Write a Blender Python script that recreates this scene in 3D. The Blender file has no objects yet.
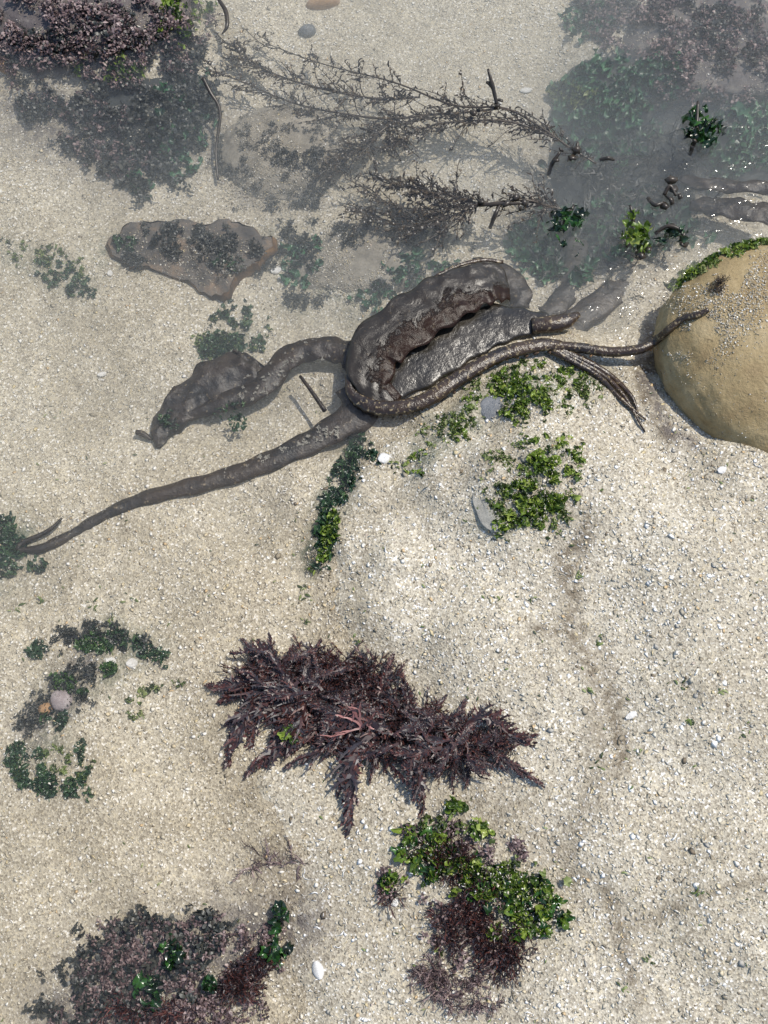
import bpy, math, random
import numpy as np
from mathutils import Vector, Matrix
R = math.radians
PI = math.pi
rs = np.random.RandomState(7)
random.seed(7)
sc = bpy.context.scene
COL = sc.collection

# ---------------------------------------------------------------- camera
CAM = np.array([0.0, -0.43, 1.30]); FPX = 1000.0
cam_d = bpy.data.cameras.new('camera'); cam = bpy.data.objects.new('camera', cam_d); COL.objects.link(cam)
cam.location = CAM
_dir = Vector((0, 0, 0)) - Vector(CAM)
cam.rotation_euler = _dir.to_track_quat('-Z', 'Y').to_euler()
cam_d.sensor_fit = 'VERTICAL'; cam_d.sensor_height = 24.0; cam_d.lens = 24.0 * FPX / 1024.0
cam_d.clip_start = 0.01; cam_d.clip_end = 200
sc.camera = cam
# ---------------------------------------------------------------- world, sun, exposure
SUN_EL, SUN_AZ = 62.0, 58.0          # azimuth clockwise from +Y
w = bpy.data.worlds.new('World'); sc.world = w; w.use_nodes = True
nt = w.node_tree
bg = nt.nodes['Background']; bg.inputs['Strength'].default_value = 0.15
sky = nt.nodes.new('ShaderNodeTexSky'); sky.sky_type = 'NISHITA'; sky.sun_disc = False
sky.sun_elevation = R(SUN_EL); sky.sun_rotation = R(SUN_AZ)
nt.links.new(sky.outputs[0], bg.inputs['Color'])
sd = bpy.data.lights.new('sun', 'SUN'); sd.energy = 3.5; sd.angle = R(0.6); sd.color = (1.0, 0.94, 0.84)
so = bpy.data.objects.new('sun', sd); COL.objects.link(so)
sv = Vector((math.sin(R(SUN_AZ)) * math.cos(R(SUN_EL)), math.cos(R(SUN_AZ)) * math.cos(R(SUN_EL)), math.sin(R(SUN_EL))))
so.rotation_euler = sv.to_track_quat('Z', 'Y').to_euler(); so.location = sv * 3
sc.view_settings.view_transform = 'Standard'; sc.view_settings.look = 'None'
sc.view_settings.exposure = 0.23; sc.view_settings.gamma = 1.0
try:
    sc.cycles.volume_bounces = 1; sc.cycles.transparent_max_bounces = 16; sc.cycles.max_bounces = 6
except Exception: pass

# ---------------------------------------------------------------- pixel <-> world
_f = -CAM / np.linalg.norm(CAM)
_r = np.array([1.0, 0, 0]); _u = np.cross(_r, _f)
def P(px, py, z=0.0):
    d = _f + _r * ((px - 384) / FPX) + _u * ((512 - py) / FPX)
    t = (z - CAM[2]) / d[2]
    return CAM + d * t
def proj(p):
    v = np.asarray(p) - CAM
    k = FPX / (v @ _f)
    return 384 + (v @ _r) * k, 512 - (v @ _u) * k
MM = 0.00137                                   # metres in a pixel near the middle

# ---------------------------------------------------------------- noise
_lat = rs.rand(64, 64)
def vnoise(x, y):
    xi = np.floor(x).astype(int); yi = np.floor(y).astype(int)
    fx = x - xi; fy = y - yi
    fx = fx * fx * (3 - 2 * fx); fy = fy * fy * (3 - 2 * fy)
    a = _lat[xi % 64, yi % 64]; b = _lat[(xi + 1) % 64, yi % 64]
    c = _lat[xi % 64, (yi + 1) % 64]; d = _lat[(xi + 1) % 64, (yi + 1) % 64]
    return (a * (1 - fx) + b * fx) * (1 - fy) + (c * (1 - fx) + d * fx) * fy - 0.5
def fbm(x, y, f=10.0, o=4):
    s = 0; a = 1.0
    for k in range(o):
        s = s + a * vnoise(x * f + 17.3 * k, y * f + 9.1 * k); a *= 0.5; f *= 2.03
    return s

# ---------------------------------------------------------------- terrain height (water level is z = 0)
CP = [(-60,-60,-.01),(0,20,-.02),(130,20,-.015),(230,10,-.06),(0,140,-.05),(120,190,-.055),(0,300,-.05),(0,430,-.045),(0,560,-.04),
      (0,700,-.028),(0,820,-.02),(0,1000,-.022),(150,600,-.03),(150,720,-.022),(200,850,-.012),(100,960,-.018),(250,1000,-.006),
      (340,940,.006),(280,620,-.016),(250,520,-.035),(300,570,-.022),(322,560,-.004),(350,540,.012),(335,480,-.012),(370,490,.014),
      (400,455,.006),(385,425,-.02),(340,430,-.05),(440,470,.034),(500,470,.05),(470,410,.022),(540,400,.045),(540,450,.058),(610,480,.05),
      (600,400,.03),(640,430,.022),(560,352,.012),(500,372,.01),(450,400,.0),(620,372,.008),(640,350,-.012),(650,300,-.035),(600,310,-.05),(540,310,-.06),
      (450,320,-.065),(700,560,.055),(760,480,.05),(740,700,.06),(760,900,.065),(640,820,.045),(560,700,.03),(480,640,.03),(400,600,.022),(400,560,.024),
      (400,700,.006),(330,680,-.002),(270,720,-.008),(400,830,.010),(330,800,.0),(520,900,.03),(460,960,.018),(420,1010,.014),(600,1010,.04),
      (330,130,-.085),(450,60,-.075),(450,150,-.08),(600,200,-.14),(620,120,-.13),(700,180,-.12),(768,100,-.1),(740,220,-.07),(700,30,-.07),(600,30,-.08),(340,40,-.07),
      (330,330,-.065),(200,200,-.06),(100,380,-.05),(250,400,-.05),(560,250,-.11),(480,220,-.09),(420,300,-.07),(280,290,-.06)]
_c = np.array([list(P(a, b, h)[:2]) + [h] for a, b, h in CP])
def Hs(x, y):
    x = np.asarray(x, float); y = np.asarray(y, float)
    if x.ndim == 0:
        wt = 1.0 / ((x - _c[:, 0]) ** 2 + (y - _c[:, 1]) ** 2 + 1.5e-4) ** 1.6
        return (wt * _c[:, 2]).sum() / (wt.sum() + 2e-4)
    n = np.zeros_like(x); d = np.zeros_like(x)
    for cx, cy, h in _c:
        r2 = (x - cx) ** 2 + (y - cy) ** 2 + 1.5e-4
        wt = 1.0 / r2 ** 1.6
        n += wt * h; d += wt
    far = 1e-6 * 200
    return n / (d + far)
def H(x, y):
    x = np.asarray(x, float); y = np.asarray(y, float)
    return Hs(x, y) + 0.010 * fbm(x, y, 6, 3) + 0.0035 * fbm(x + 3, y + 5, 40, 3)
def G(px, py, dz=0.0):                          # the point of the sand seen at a pixel
    z = 0.0
    for _ in range(6):
        p = P(px, py, z); z = 0.5 * z + 0.5 * float(H(p[0], p[1]))
    p = P(px, py, z + dz)
    return p

# ---------------------------------------------------------------- materials
def newmat(name):
    m = bpy.data.materials.new(name); m.use_nodes = True
    return m, m.node_tree, m.node_tree.nodes['Principled BSDF']
def N(nt, t, **kw):
    n = nt.nodes.new(t)
    for k, v in kw.items(): setattr(n, k, v)
    return n
def ramp(nt, fac, stops, interp='LINEAR'):
    n = nt.nodes.new('ShaderNodeValToRGB'); cr = n.color_ramp; cr.interpolation = interp
    while len(cr.elements) < len(stops): cr.elements.new(0.5)
    for e, (p, c) in zip(cr.elements, stops):
        e.position = p; e.color = (c[0], c[1], c[2], 1) if len(c) == 3 else c
    nt.links.new(fac, n.inputs[0]); return n.outputs[0]
def noise(nt, scale, detail=4, rough=0.6, coord=None):
    n = nt.nodes.new('ShaderNodeTexNoise'); n.inputs['Scale'].default_value = scale
    n.inputs['Detail'].default_value = detail; n.inputs['Roughness'].default_value = rough
    if coord is not None: nt.links.new(coord, n.inputs['Vector'])
    return n
def mixc(nt, f, a, b, mode='MIX'):
    n = nt.nodes.new('ShaderNodeMix'); n.data_type = 'RGBA'; n.blend_type = mode
    for sock, v in ((n.inputs[0], f), (n.inputs[6], a), (n.inputs[7], b)):
        if isinstance(v, bpy.types.NodeSocket): nt.links.new(v, sock)
        elif isinstance(v, (int, float)): sock.default_value = v
        else: sock.default_value = (v[0], v[1], v[2], 1)
    return n.outputs[2]
def mth(nt, op, a, b=0.0):
    n = nt.nodes.new('ShaderNodeMath'); n.operation = op
    for sock, v in ((n.inputs[0], a), (n.inputs[1], b)):
        if isinstance(v, bpy.types.NodeSocket): nt.links.new(v, sock)
        else: sock.default_value = v
    return n.outputs[0]
def bump(nt, bsdf, h, strength=0.5, dist=0.002):
    b = nt.nodes.new('ShaderNodeBump'); b.inputs['Strength'].default_value = strength; b.inputs['Distance'].default_value = dist
    nt.links.new(h, b.inputs['Height']); nt.links.new(b.outputs[0], bsdf.inputs['Normal'])
def wcoord(nt): return nt.nodes.new('ShaderNodeNewGeometry').outputs['Position']

def mat_sand():
    m, t, b = newmat('shell_sand'); c = wcoord(t)
    v = N(t, 'ShaderNodeTexVoronoi'); v.inputs['Scale'].default_value = 420; t.links.new(c, v.inputs['Vector'])
    sep = N(t, 'ShaderNodeSeparateColor'); t.links.new(v.outputs['Color'], sep.inputs[0])
    g = ramp(t, sep.outputs[0], [(0, (.25,.213,.155)), (.25, (.378,.334,.252)), (.5, (.466,.418,.322)), (.75, (.535,.487,.385)), (.9, (.59,.517,.365)), (.97, (.80,.77,.71))])
    n2 = noise(t, 9, 5, .6, c)
    tint = ramp(t, n2.outputs[0], [(.35, (.78,.76,.72)), (.6, (1,1,1))])
    col = mixc(t, 1.0, g, tint, 'MULTIPLY')
    at = N(t, 'ShaderNodeAttribute'); at.attribute_name = 'stain_shade'
    sp = N(t, 'ShaderNodeSeparateColor'); t.links.new(at.outputs['Color'], sp.inputs[0])
    n3 = noise(t, 70, 5, .7, c)
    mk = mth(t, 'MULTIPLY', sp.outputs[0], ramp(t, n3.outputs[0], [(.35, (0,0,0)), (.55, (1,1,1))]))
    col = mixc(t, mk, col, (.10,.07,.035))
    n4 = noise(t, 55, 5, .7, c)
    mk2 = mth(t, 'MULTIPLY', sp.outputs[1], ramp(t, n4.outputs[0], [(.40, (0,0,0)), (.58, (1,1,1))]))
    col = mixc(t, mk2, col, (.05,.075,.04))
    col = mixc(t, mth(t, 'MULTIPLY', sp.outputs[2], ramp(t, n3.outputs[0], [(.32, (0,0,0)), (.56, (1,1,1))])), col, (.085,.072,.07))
    sx_ = N(t, 'ShaderNodeSeparateXYZ'); t.links.new(wcoord(t), sx_.inputs[0]); wn = noise(t, 16, 4, .6, wcoord(t))
    wz = mth(t, 'ADD', sx_.outputs[2], mth(t, 'MULTIPLY', mth(t, 'SUBTRACT', wn.outputs[0], .5), .016))
    wf = ramp(t, mth(t, 'MULTIPLY', mth(t, 'ADD', wz, .02), 12), [(.10, (0,0,0)), (.20, (1,1,1)), (.34, (1,1,1)), (.46, (0,0,0))])
    col = mixc(t, wf, col, (.89,.88,.86), 'MULTIPLY')
    t.links.new(col, b.inputs['Base Color'])
    b.inputs['Roughness'].default_value = .6
    bump(t, b, v.outputs['Distance'], .5, .0015)
    return m
def mat_grain(name='shell_grain', dark=1.0):
    m, t, b = newmat(name)
    g = N(t, 'ShaderNodeNewGeometry')
    k = dark
    st = [(0,(.20,.16,.11)),(.03,(.31,.265,.19)),(.13,(.40,.352,.264)),(.34,(.495,.443,.345)),(.50,(.41,.387,.335)),(.60,(.555,.503,.39)),(.72,(.60,.50,.30)),(.78,(.50,.42,.34)),(.80,(.66,.61,.50)),(.90,(.88,.86,.80))]
    st = [(p, tuple(x * k for x in c)) for p, c in st]
    c = ramp(t, g.outputs['Random Per Island'], st, 'CONSTANT')
    at = N(t, 'ShaderNodeAttribute'); at.attribute_name = 'stain_shade'
    sp = N(t, 'ShaderNodeSeparateColor'); t.links.new(at.outputs['Color'], sp.inputs[0])
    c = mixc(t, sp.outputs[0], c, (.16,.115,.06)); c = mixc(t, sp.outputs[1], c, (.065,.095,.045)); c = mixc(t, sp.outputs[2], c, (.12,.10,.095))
    sx_ = N(t, 'ShaderNodeSeparateXYZ'); t.links.new(wcoord(t), sx_.inputs[0]); wn = noise(t, 16, 4, .6, wcoord(t))
    wz = mth(t, 'ADD', sx_.outputs[2], mth(t, 'MULTIPLY', mth(t, 'SUBTRACT', wn.outputs[0], .5), .016))
    wf = ramp(t, mth(t, 'MULTIPLY', mth(t, 'ADD', wz, .02), 12), [(.10, (0,0,0)), (.20, (1,1,1)), (.34, (1,1,1)), (.46, (0,0,0))])
    c = mixc(t, wf, c, (.89,.88,.86), 'MULTIPLY')
    t.links.new(c, b.inputs['Base Color']); b.inputs['Roughness'].default_value = .6; b.inputs['Specular IOR Level'].default_value = .25
    return m
def mat_flake():
    m, t, b = newmat('pale_flake'); g = N(t, 'ShaderNodeNewGeometry')
    c = ramp(t, g.outputs['Random Per Island'], [(0,(.80,.75,.65)),(.3,(.87,.84,.78)),(.5,(.66,.56,.38)),(.62,(.74,.68,.56)),(.80,(.60,.44,.25)),(.88,(.84,.81,.75))], 'CONSTANT')
    t.links.new(c, b.inputs['Base Color']); b.inputs['Roughness'].default_value = .5; b.inputs['Specular IOR Level'].default_value = .3
    return m
def mat_leaf(name, stops, rough=.35, nscale=60, spec=.5, trans=0.0):
    m, t, b = newmat(name); c = wcoord(t)
    g = N(t, 'ShaderNodeNewGeometry')
    n = noise(t, nscale, 4, .6, c)
    f = mth(t, 'ADD', mth(t, 'MULTIPLY', g.outputs['Random Per Island'], .65), mth(t, 'MULTIPLY', n.outputs[0], .45))
    col = ramp(t, f, stops)
    t.links.new(col, b.inputs['Base Color']); b.inputs['Roughness'].default_value = rough
    b.inputs['Specular IOR Level'].default_value = spec
    if trans > 0:
        tr = N(t, 'ShaderNodeBsdfTranslucent'); t.links.new(col, tr.inputs[0])
        mx = N(t, 'ShaderNodeMixShader'); mx.inputs[0].default_value = trans
        t.links.new(b.outputs[0], mx.inputs[1]); t.links.new(tr.outputs[0], mx.inputs[2])
        t.links.new(mx.outputs[0], t.nodes['Material Output'].inputs[0])
    return m
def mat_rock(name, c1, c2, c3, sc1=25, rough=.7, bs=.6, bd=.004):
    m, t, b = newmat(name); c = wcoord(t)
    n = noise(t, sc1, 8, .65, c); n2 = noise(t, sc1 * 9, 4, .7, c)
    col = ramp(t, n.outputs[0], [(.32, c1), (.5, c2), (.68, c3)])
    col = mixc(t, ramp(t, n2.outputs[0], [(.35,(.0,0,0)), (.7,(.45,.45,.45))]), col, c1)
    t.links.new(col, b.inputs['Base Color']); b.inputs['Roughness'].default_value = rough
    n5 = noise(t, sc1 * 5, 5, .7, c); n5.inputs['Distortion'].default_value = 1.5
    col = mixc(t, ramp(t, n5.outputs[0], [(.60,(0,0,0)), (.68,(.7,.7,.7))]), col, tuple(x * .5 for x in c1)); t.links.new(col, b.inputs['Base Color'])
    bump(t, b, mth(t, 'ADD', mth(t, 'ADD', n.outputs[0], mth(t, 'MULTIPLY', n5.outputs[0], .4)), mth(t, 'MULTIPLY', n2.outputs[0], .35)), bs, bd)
    return m
def mat_kelp(name, dark, mid, pale, rough=.22, nsc=90, pf=(.64, .70)):
    m, t, b = newmat(name); c = wcoord(t)
    n = noise(t, 28, 6, .65, c); n2 = noise(t, nsc, 4, .6, c)
    col = ramp(t, n.outputs[0], [(.35, dark), (.62, mid)])
    col = mixc(t, ramp(t, n2.outputs[0], [(pf[0], (0,0,0)), (pf[1], (1,1,1))]), col, pale)
    t.links.new(col, b.inputs['Base Color']); b.inputs['Roughness'].default_value = rough
    b.inputs['Specular IOR Level'].default_value = .6
    bump(t, b, mth(t, 'ADD', n.outputs[0], mth(t, 'MULTIPLY', n2.outputs[0], .4)), .7, .004)
    return m
def mat_water():
    m, t, b = newmat('sea_water'); t.nodes.remove(b)
    out = t.nodes['Material Output']; c = wcoord(t)
    mp = N(t, 'ShaderNodeMapping'); mp.inputs['Scale'].default_value = (1, 1.5, 1); mp.inputs['Rotation'].default_value = (0, 0, .5)
    t.links.new(c, mp.inputs[0])
    n = noise(t, 14, 4, .55, mp.outputs[0]); n2 = noise(t, 60, 3, .5, mp.outputs[0])
    h = mth(t, 'ADD', n.outputs[0], mth(t, 'MULTIPLY', n2.outputs[0], .34))
    bp = N(t, 'ShaderNodeBump'); bp.inputs['Strength'].default_value = .5; bp.inputs['Distance'].default_value = .009
    t.links.new(h, bp.inputs['Height'])
    fr = N(t, 'ShaderNodeFresnel'); fr.inputs['IOR'].default_value = 1.36; t.links.new(bp.outputs[0], fr.inputs['Normal'])
    tr = N(t, 'ShaderNodeBsdfTransparent'); tr.inputs[0].default_value = (.985,.987,.99,1)
    gl = N(t, 'ShaderNodeBsdfGlossy'); gl.inputs['Roughness'].default_value = .09; t.links.new(bp.outputs[0], gl.inputs['Normal'])
    mx = N(t, 'ShaderNodeMixShader'); t.links.new(fr.outputs[0], mx.inputs[0]); t.links.new(tr.outputs[0], mx.inputs[1]); t.links.new(gl.outputs[0], mx.inputs[2])
    t.links.new(mx.outputs[0], out.inputs['Surface'])
    vo = N(t, 'ShaderNodeVolumePrincipled'); vo.inputs['Density'].default_value = 3.9
    vo.inputs['Color'].default_value = (.86,.93,.96,1); vo.inputs['Anisotropy'].default_value = .1
    t.links.new(vo.outputs[0], out.inputs['Volume'])
    return m

M = {}
M['sand'] = mat_sand(); M['grain'] = mat_grain(); M['flake'] = mat_flake(); M['water'] = mat_water()
M['boulder'] = mat_rock('boulder_stone', (.22,.15,.065), (.33,.245,.115), (.42,.33,.18), 16, .6, .8, .006)
M['rock'] = mat_rock('grey_rock', (.05,.05,.045), (.13,.12,.10), (.24,.22,.18), 30)
M['sandrock'] = mat_rock('sandy_rock', (.13,.115,.09), (.27,.24,.19), (.40,.36,.29), 34)
M['slabtop'] = mat_rock('broken_slab', (.035,.032,.03), (.11,.095,.08), (.27,.18,.11), 26)
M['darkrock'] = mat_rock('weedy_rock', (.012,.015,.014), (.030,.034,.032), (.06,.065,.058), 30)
M['mudrock'] = mat_rock('silted_rock', (.06,.05,.048), (.13,.11,.105), (.30,.27,.23), 24)
M['palestone'] = mat_rock('pale_stone', (.20,.195,.17), (.32,.31,.27), (.45,.42,.35), 60)
M['bluestone'] = mat_rock('blue_grey_stone', (.07,.08,.09), (.13,.14,.15), (.22,.22,.22), 40, .4)
M['pinkstone'] = mat_rock('pink_stone', (.24,.20,.20), (.38,.33,.33), (.48,.44,.43), 60)
M['orangestone'] = mat_rock('orange_stone', (.30,.17,.08), (.45,.28,.15), (.5,.38,.25), 60)
M['orangerim'] = mat_rock('orange_rim', (.03,.022,.018), (.13,.075,.04), (.40,.23,.10), 30)
M['white'] = mat_rock('white_shell', (.55,.53,.48), (.75,.73,.69), (.82,.81,.78), 80, .35)
M['green'] = mat_leaf('green_weed', [(.15,(.016,.026,.007)),(.36,(.045,.085,.014)),(.56,(.12,.20,.025)),(.76,(.24,.33,.05)),(.95,(.42,.48,.13))], .3, 60, .5, .3)
M['olive'] = mat_leaf('olive_weed', [(.2,(.03,.045,.012)),(.45,(.08,.12,.03)),(.7,(.19,.25,.07)),(.96,(.36,.38,.18))], .4, 60, .5, .25)
M['teal'] = mat_leaf('teal_weed', [(.2,(.008,.03,.015)),(.5,(.02,.075,.035)),(.8,(.045,.14,.06)),(1,(.12,.22,.10))], .4)
M['dimgreen'] = mat_leaf('dim_green_weed', [(.2,(.012,.03,.01)),(.5,(.03,.08,.02)),(.8,(.07,.14,.03)),(1,(.16,.24,.07))], .35, 60, .5, .2)
M['darkgreen'] = mat_leaf('dark_wet_green_weed', [(.2,(.005,.008,.004)),(.5,(.012,.035,.012)),(.75,(.03,.10,.02)),(.97,(.09,.20,.04))], .25, 60, .6, .15)
M['deepgreen'] = mat_leaf('deep_green_weed', [(.2,(.008,.02,.01)),(.5,(.018,.05,.022)),(.8,(.045,.09,.035)),(1,(.10,.15,.07))], .3)
M['red'] = mat_leaf('red_weed', [(.15,(.006,.005,.006)),(.34,(.016,.009,.011)),(.46,(.045,.040,.048)),(.54,(.024,.011,.012)),(.72,(.062,.020,.016)),(.95,(.14,.045,.032))], .45, 30, .6)  # grey-violet stop paints the bluish sky sheen of some fronds
M['pinkfrond'] = mat_leaf('pink_frond', [(.2,(.16,.06,.055)),(.8,(.36,.17,.15))], .4)
M['coral'] = mat_leaf('coralline', [(.15,(.022,.015,.015)),(.4,(.07,.046,.046)),(.64,(.15,.10,.098)),(.82,(.26,.19,.18)),(.96,(.46,.38,.35))], .5, 50)
M['darkturf'] = mat_leaf('dark_turf', [(.2,(.008,.010,.010)),(.5,(.022,.027,.024)),(.8,(.055,.055,.045)),(1,(.12,.11,.09))], .45, 40)
M['greyturf'] = mat_leaf('grey_turf', [(.2,(.03,.032,.03)),(.5,(.08,.08,.07)),(.8,(.16,.15,.13)),(1,(.28,.27,.24))], .5, 40)
M['brownweed'] = mat_leaf('brown_wireweed', [(.2,(.012,.010,.007)),(.55,(.03,.024,.018)),(.85,(.07,.05,.03)),(1,(.14,.10,.05))], .35, 60)
def mat_mottled(name):
    m, t, b = newmat(name); c = wcoord(t)
    n = noise(t, 45, 7, .7, c); n.inputs['Distortion'].default_value = 1.2
    big = noise(t, 14, 3, .5, c); v = N(t, 'ShaderNodeTexVoronoi'); v.inputs['Scale'].default_value = 120; t.links.new(c, v.inputs['Vector'])
    at = N(t, 'ShaderNodeAttribute'); at.attribute_name = 'across'
    e = mth(t, 'ADD', mth(t, 'MULTIPLY', n.outputs[0], .7), mth(t, 'MULTIPLY', big.outputs[0], .3))
    e = mth(t, 'ADD', e, mth(t, 'MULTIPLY', mth(t, 'SUBTRACT', .62, at.outputs['Fac']), .42))
    mask = ramp(t, e, [(.49, (0,0,0)), (.54, (1,1,1))])
    col = mixc(t, mask, mixc(t, ramp(t, n.outputs[0], [(.3,(0,0,0)),(.5,(1,1,1))]), (.004,.003,.002), (.024,.011,.006)), mixc(t, n.outputs[0], (.012,.009,.006), (.040,.031,.021)))  # outer half painted paler for its smooth reflected sheen
    col = mixc(t, ramp(t, v.outputs['Distance'], [(.0,(.55,.55,.55)), (.22,(0,0,0))]), col, (.14,.10,.05))
    t.links.new(col, b.inputs['Base Color'])
    t.links.new(ramp(t, mask, [(0,(.28,.28,.28)), (1,(.30,.30,.30))]), b.inputs['Roughness'])
    t.links.new(ramp(t, mask, [(0,(.22,.22,.22)), (1,(.5,.5,.5))]), b.inputs['Specular IOR Level'])
    bump(t, b, mth(t, 'ADD', mth(t, 'MULTIPLY', mask, .5), mth(t, 'MULTIPLY', n.outputs[0], .8)), .7, .003)
    return m
M['kelp'] = mat_mottled('wet_kelp'); M['_k'] = mat_kelp('wet_kelp', (.010,.007,.005), (.075,.050,.034), (.20,.16,.11), .34, 70, (.60,.68))
M['kelpstem'] = mat_kelp('kelp_stem', (.014,.009,.006), (.050,.029,.015), (.26,.20,.11), .28, 190, (.57, .64))
M['kelpdeep'] = mat_kelp('submerged_kelp', (.006,.005,.004), (.034,.022,.013), (.17,.135,.085), .5, 170, (.62, .68))
M['film'] = mat_kelp('thin_wet_blade', (.008,.007,.005), (.034,.028,.020), (.24,.21,.16), .30, 60, (.66, .72))

# ---------------------------------------------------------------- mesh helper
class MB:
    def __init__(s): s.v = []; s.f = []; s.n = 0; s.q = None
    def add(s, v, f):
        v = np.asarray(v, float); s.v.append(v); s.f += [tuple(i + s.n for i in q) for q in f]; s.n += len(v)
    def build(s, name, mat, parent=None, smooth=True, loc=None, label=None):
        V = np.concatenate(s.v) if s.v else np.zeros((0, 3))
        o = link(name, V, s.f, mat, parent, smooth, loc)
        if label: o['label'] = label
        return o
def link(name, V, F, mat, parent=None, smooth=True, loc=None):
    base = np.array(parent['_b']) if parent is not None else np.zeros(3)
    if loc is not None: base = np.array(loc)
    me = bpy.data.meshes.new(name); me.from_pydata((V - base).tolist(), [], F)
    if smooth: me.polygons.foreach_set('use_smooth', [True] * len(me.polygons))
    me.materials.append(mat); me.update()
    o = bpy.data.objects.new(name, me); COL.objects.link(o)
    if parent is not None: o.parent = parent
    else: o.location = base
    return o
def thing(name, label, cat, loc, group=None):
    o = bpy.data.objects.new(name, None); COL.objects.link(o); o.location = Vector(loc)
    o.empty_display_size = .02
    o['label'] = label; o['category'] = cat; o['_b'] = [float(q) for q in loc]
    if group: o['group'] = group
    return o
def tag(o, label, cat, group=None, kind=None):
    o['label'] = label; o['category'] = cat
    if group: o['group'] = group
    if kind: o['kind'] = kind
    return o
def spline(pts, n=40):
    p = np.asarray(pts, float); m = len(p)
    if m < 3:
        t = np.linspace(0, 1, n)[:, None]; return p[0] * (1 - t) + p[-1] * t
    q = np.vstack([2 * p[0] - p[1], p, 2 * p[-1] - p[-2]]); out = []
    for t in np.linspace(0, m - 1 - 1e-6, n):
        i = int(t); u = t - i; a, b, c, d = q[i], q[i + 1], q[i + 2], q[i + 3]
        out.append(.5 * ((2 * b) + (-a + c) * u + (2 * a - 5 * b + 4 * c - d) * u * u + (-a + 3 * b - 3 * c + d) * u ** 3))
    return np.array(out)
def tube(mb, pts, rad, ns=8, flat=1.0, jitter=0.0):
    """flat < 1 squashes the section vertically"""
    p = np.asarray(pts); n = len(p); tg = np.gradient(p, axis=0); tg /= np.linalg.norm(tg, axis=1)[:, None] + 1e-12
    rad = np.interp(np.linspace(0, 1, n), np.linspace(0, 1, len(np.atleast_1d(rad))), np.atleast_1d(rad))
    V = []
    for i in range(n):
        up = np.array([0, 0, 1.0]) if abs(tg[i][2]) < .95 else np.array([0, 1.0, 0])
        s = np.cross(tg[i], up); s /= np.linalg.norm(s); u = np.cross(s, tg[i])
        for k in range(ns):
            a = 2 * PI * k / ns; r = rad[i] * (1 + jitter * (rs.rand() - .5))
            V.append(p[i] + s * math.cos(a) * r + u * math.sin(a) * r * flat)
    F = [(i * ns + k, i * ns + (k + 1) % ns, (i + 1) * ns + (k + 1) % ns, (i + 1) * ns + k) for i in range(n - 1) for k in range(ns)]
    V.append(p[0]); V.append(p[-1]); a0 = n * ns
    F += [(a0, (k + 1) % ns, k) for k in range(ns)] + [(a0 + 1, (n - 1) * ns + k, (n - 1) * ns + (k + 1) % ns) for k in range(ns)]
    mb.add(V, F)
def ribbon(mb, pts, wid, nc=5, crown=0.0, thick=0.0015, ruffle=0.0, wrinkle=0.0, rf=7):
    """a strap with a domed or cupped section, real thickness and a wavy edge"""
    p = np.asarray(pts); n = len(p); tg = np.gradient(p, axis=0); tg /= np.linalg.norm(tg, axis=1)[:, None]
    wid = np.interp(np.linspace(0, 1, n), np.linspace(0, 1, len(wid)), wid)
    ph = rs.rand() * 6; T = []; B = []
    for i in range(n):
        s = np.cross(tg[i], [0, 0, 1.0]); s /= np.linalg.norm(s); u = np.cross(s, tg[i])
        for k in range(nc):
            q = 2 * k / (nc - 1) - 1
            z = crown * (1 - q * q) + ruffle * abs(q) ** 2 * math.sin(rf * 2 * PI * i / n + ph + (1.3 if q > 0 else 0))
            ww = wid[i] * (1 + .07 * math.sin(i * .9 + ph * q))
            pt = p[i] + s * q * ww
            if wrinkle: z += wrinkle * float(fbm(pt[0] + 3, pt[1] + 7, 120, 3))
            T.append(pt + u * z); B.append(pt + u * (z - thick * (1 - .7 * q * q) - 1e-4))
    A = n * nc; V = T + B; F = []
    for i in range(n - 1):
        for k in range(nc - 1):
            a = i * nc + k; F.append((a, a + nc, a + nc + 1, a + 1)); F.append((A + a, A + a + 1, A + a + nc + 1, A + a + nc))
        a = i * nc; F.append((a, A + a, A + a + nc, a + nc)); a += nc - 1; F.append((a, a + nc, A + a + nc, A + a))
    for k in range(nc - 1):
        F.append((k, k + 1, A + k + 1, A + k)); a = (n - 1) * nc + k; F.append((a, A + a, A + a + 1, a + 1))
    mb.q = np.tile(np.tile(np.linspace(0, 1, nc), n), 2)
    mb.add(V, F)
_ico = {}
def ico(sub):
    if sub not in _ico:
        import bmesh
        bm = bmesh.new(); bmesh.ops.create_icosphere(bm, subdivisions=sub, radius=1)
        _ico[sub] = (np.array([v.co[:] for v in bm.verts]), [tuple(v.index for v in f.verts) for f in bm.faces]); bm.free()
    return _ico[sub]
def n3(v, f, seed=0):
    return (vnoise(v[:, 0] * f + seed, v[:, 1] * f + 3.1 + seed) + vnoise(v[:, 1] * f + 7 + seed, v[:, 2] * f + 1.7) + vnoise(v[:, 2] * f + 5, v[:, 0] * f + 11 + seed)) / 1.5
def rockmesh(mb, c, rad, rough=.25, f=1.4, sub=5, seed=0, rot=0, fine=.03, sq=1.0):
    v, F = ico(sub); d = 1 + rough * n3(v, f, seed) + fine * n3(v, f * 7, seed + 3) + fine * .5 * n3(v, f * 18, seed + 9)
    V = v * d[:, None]
    if sq != 1.0: V = np.sign(V) * np.abs(V) ** sq
    V = V * np.array(rad); cr, sr = math.cos(rot), math.sin(rot)
    V = np.stack([V[:, 0] * cr - V[:, 1] * sr, V[:, 0] * sr + V[:, 1] * cr, V[:, 2]], 1) + np.array(c)
    mb.add(V, F); return V

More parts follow.
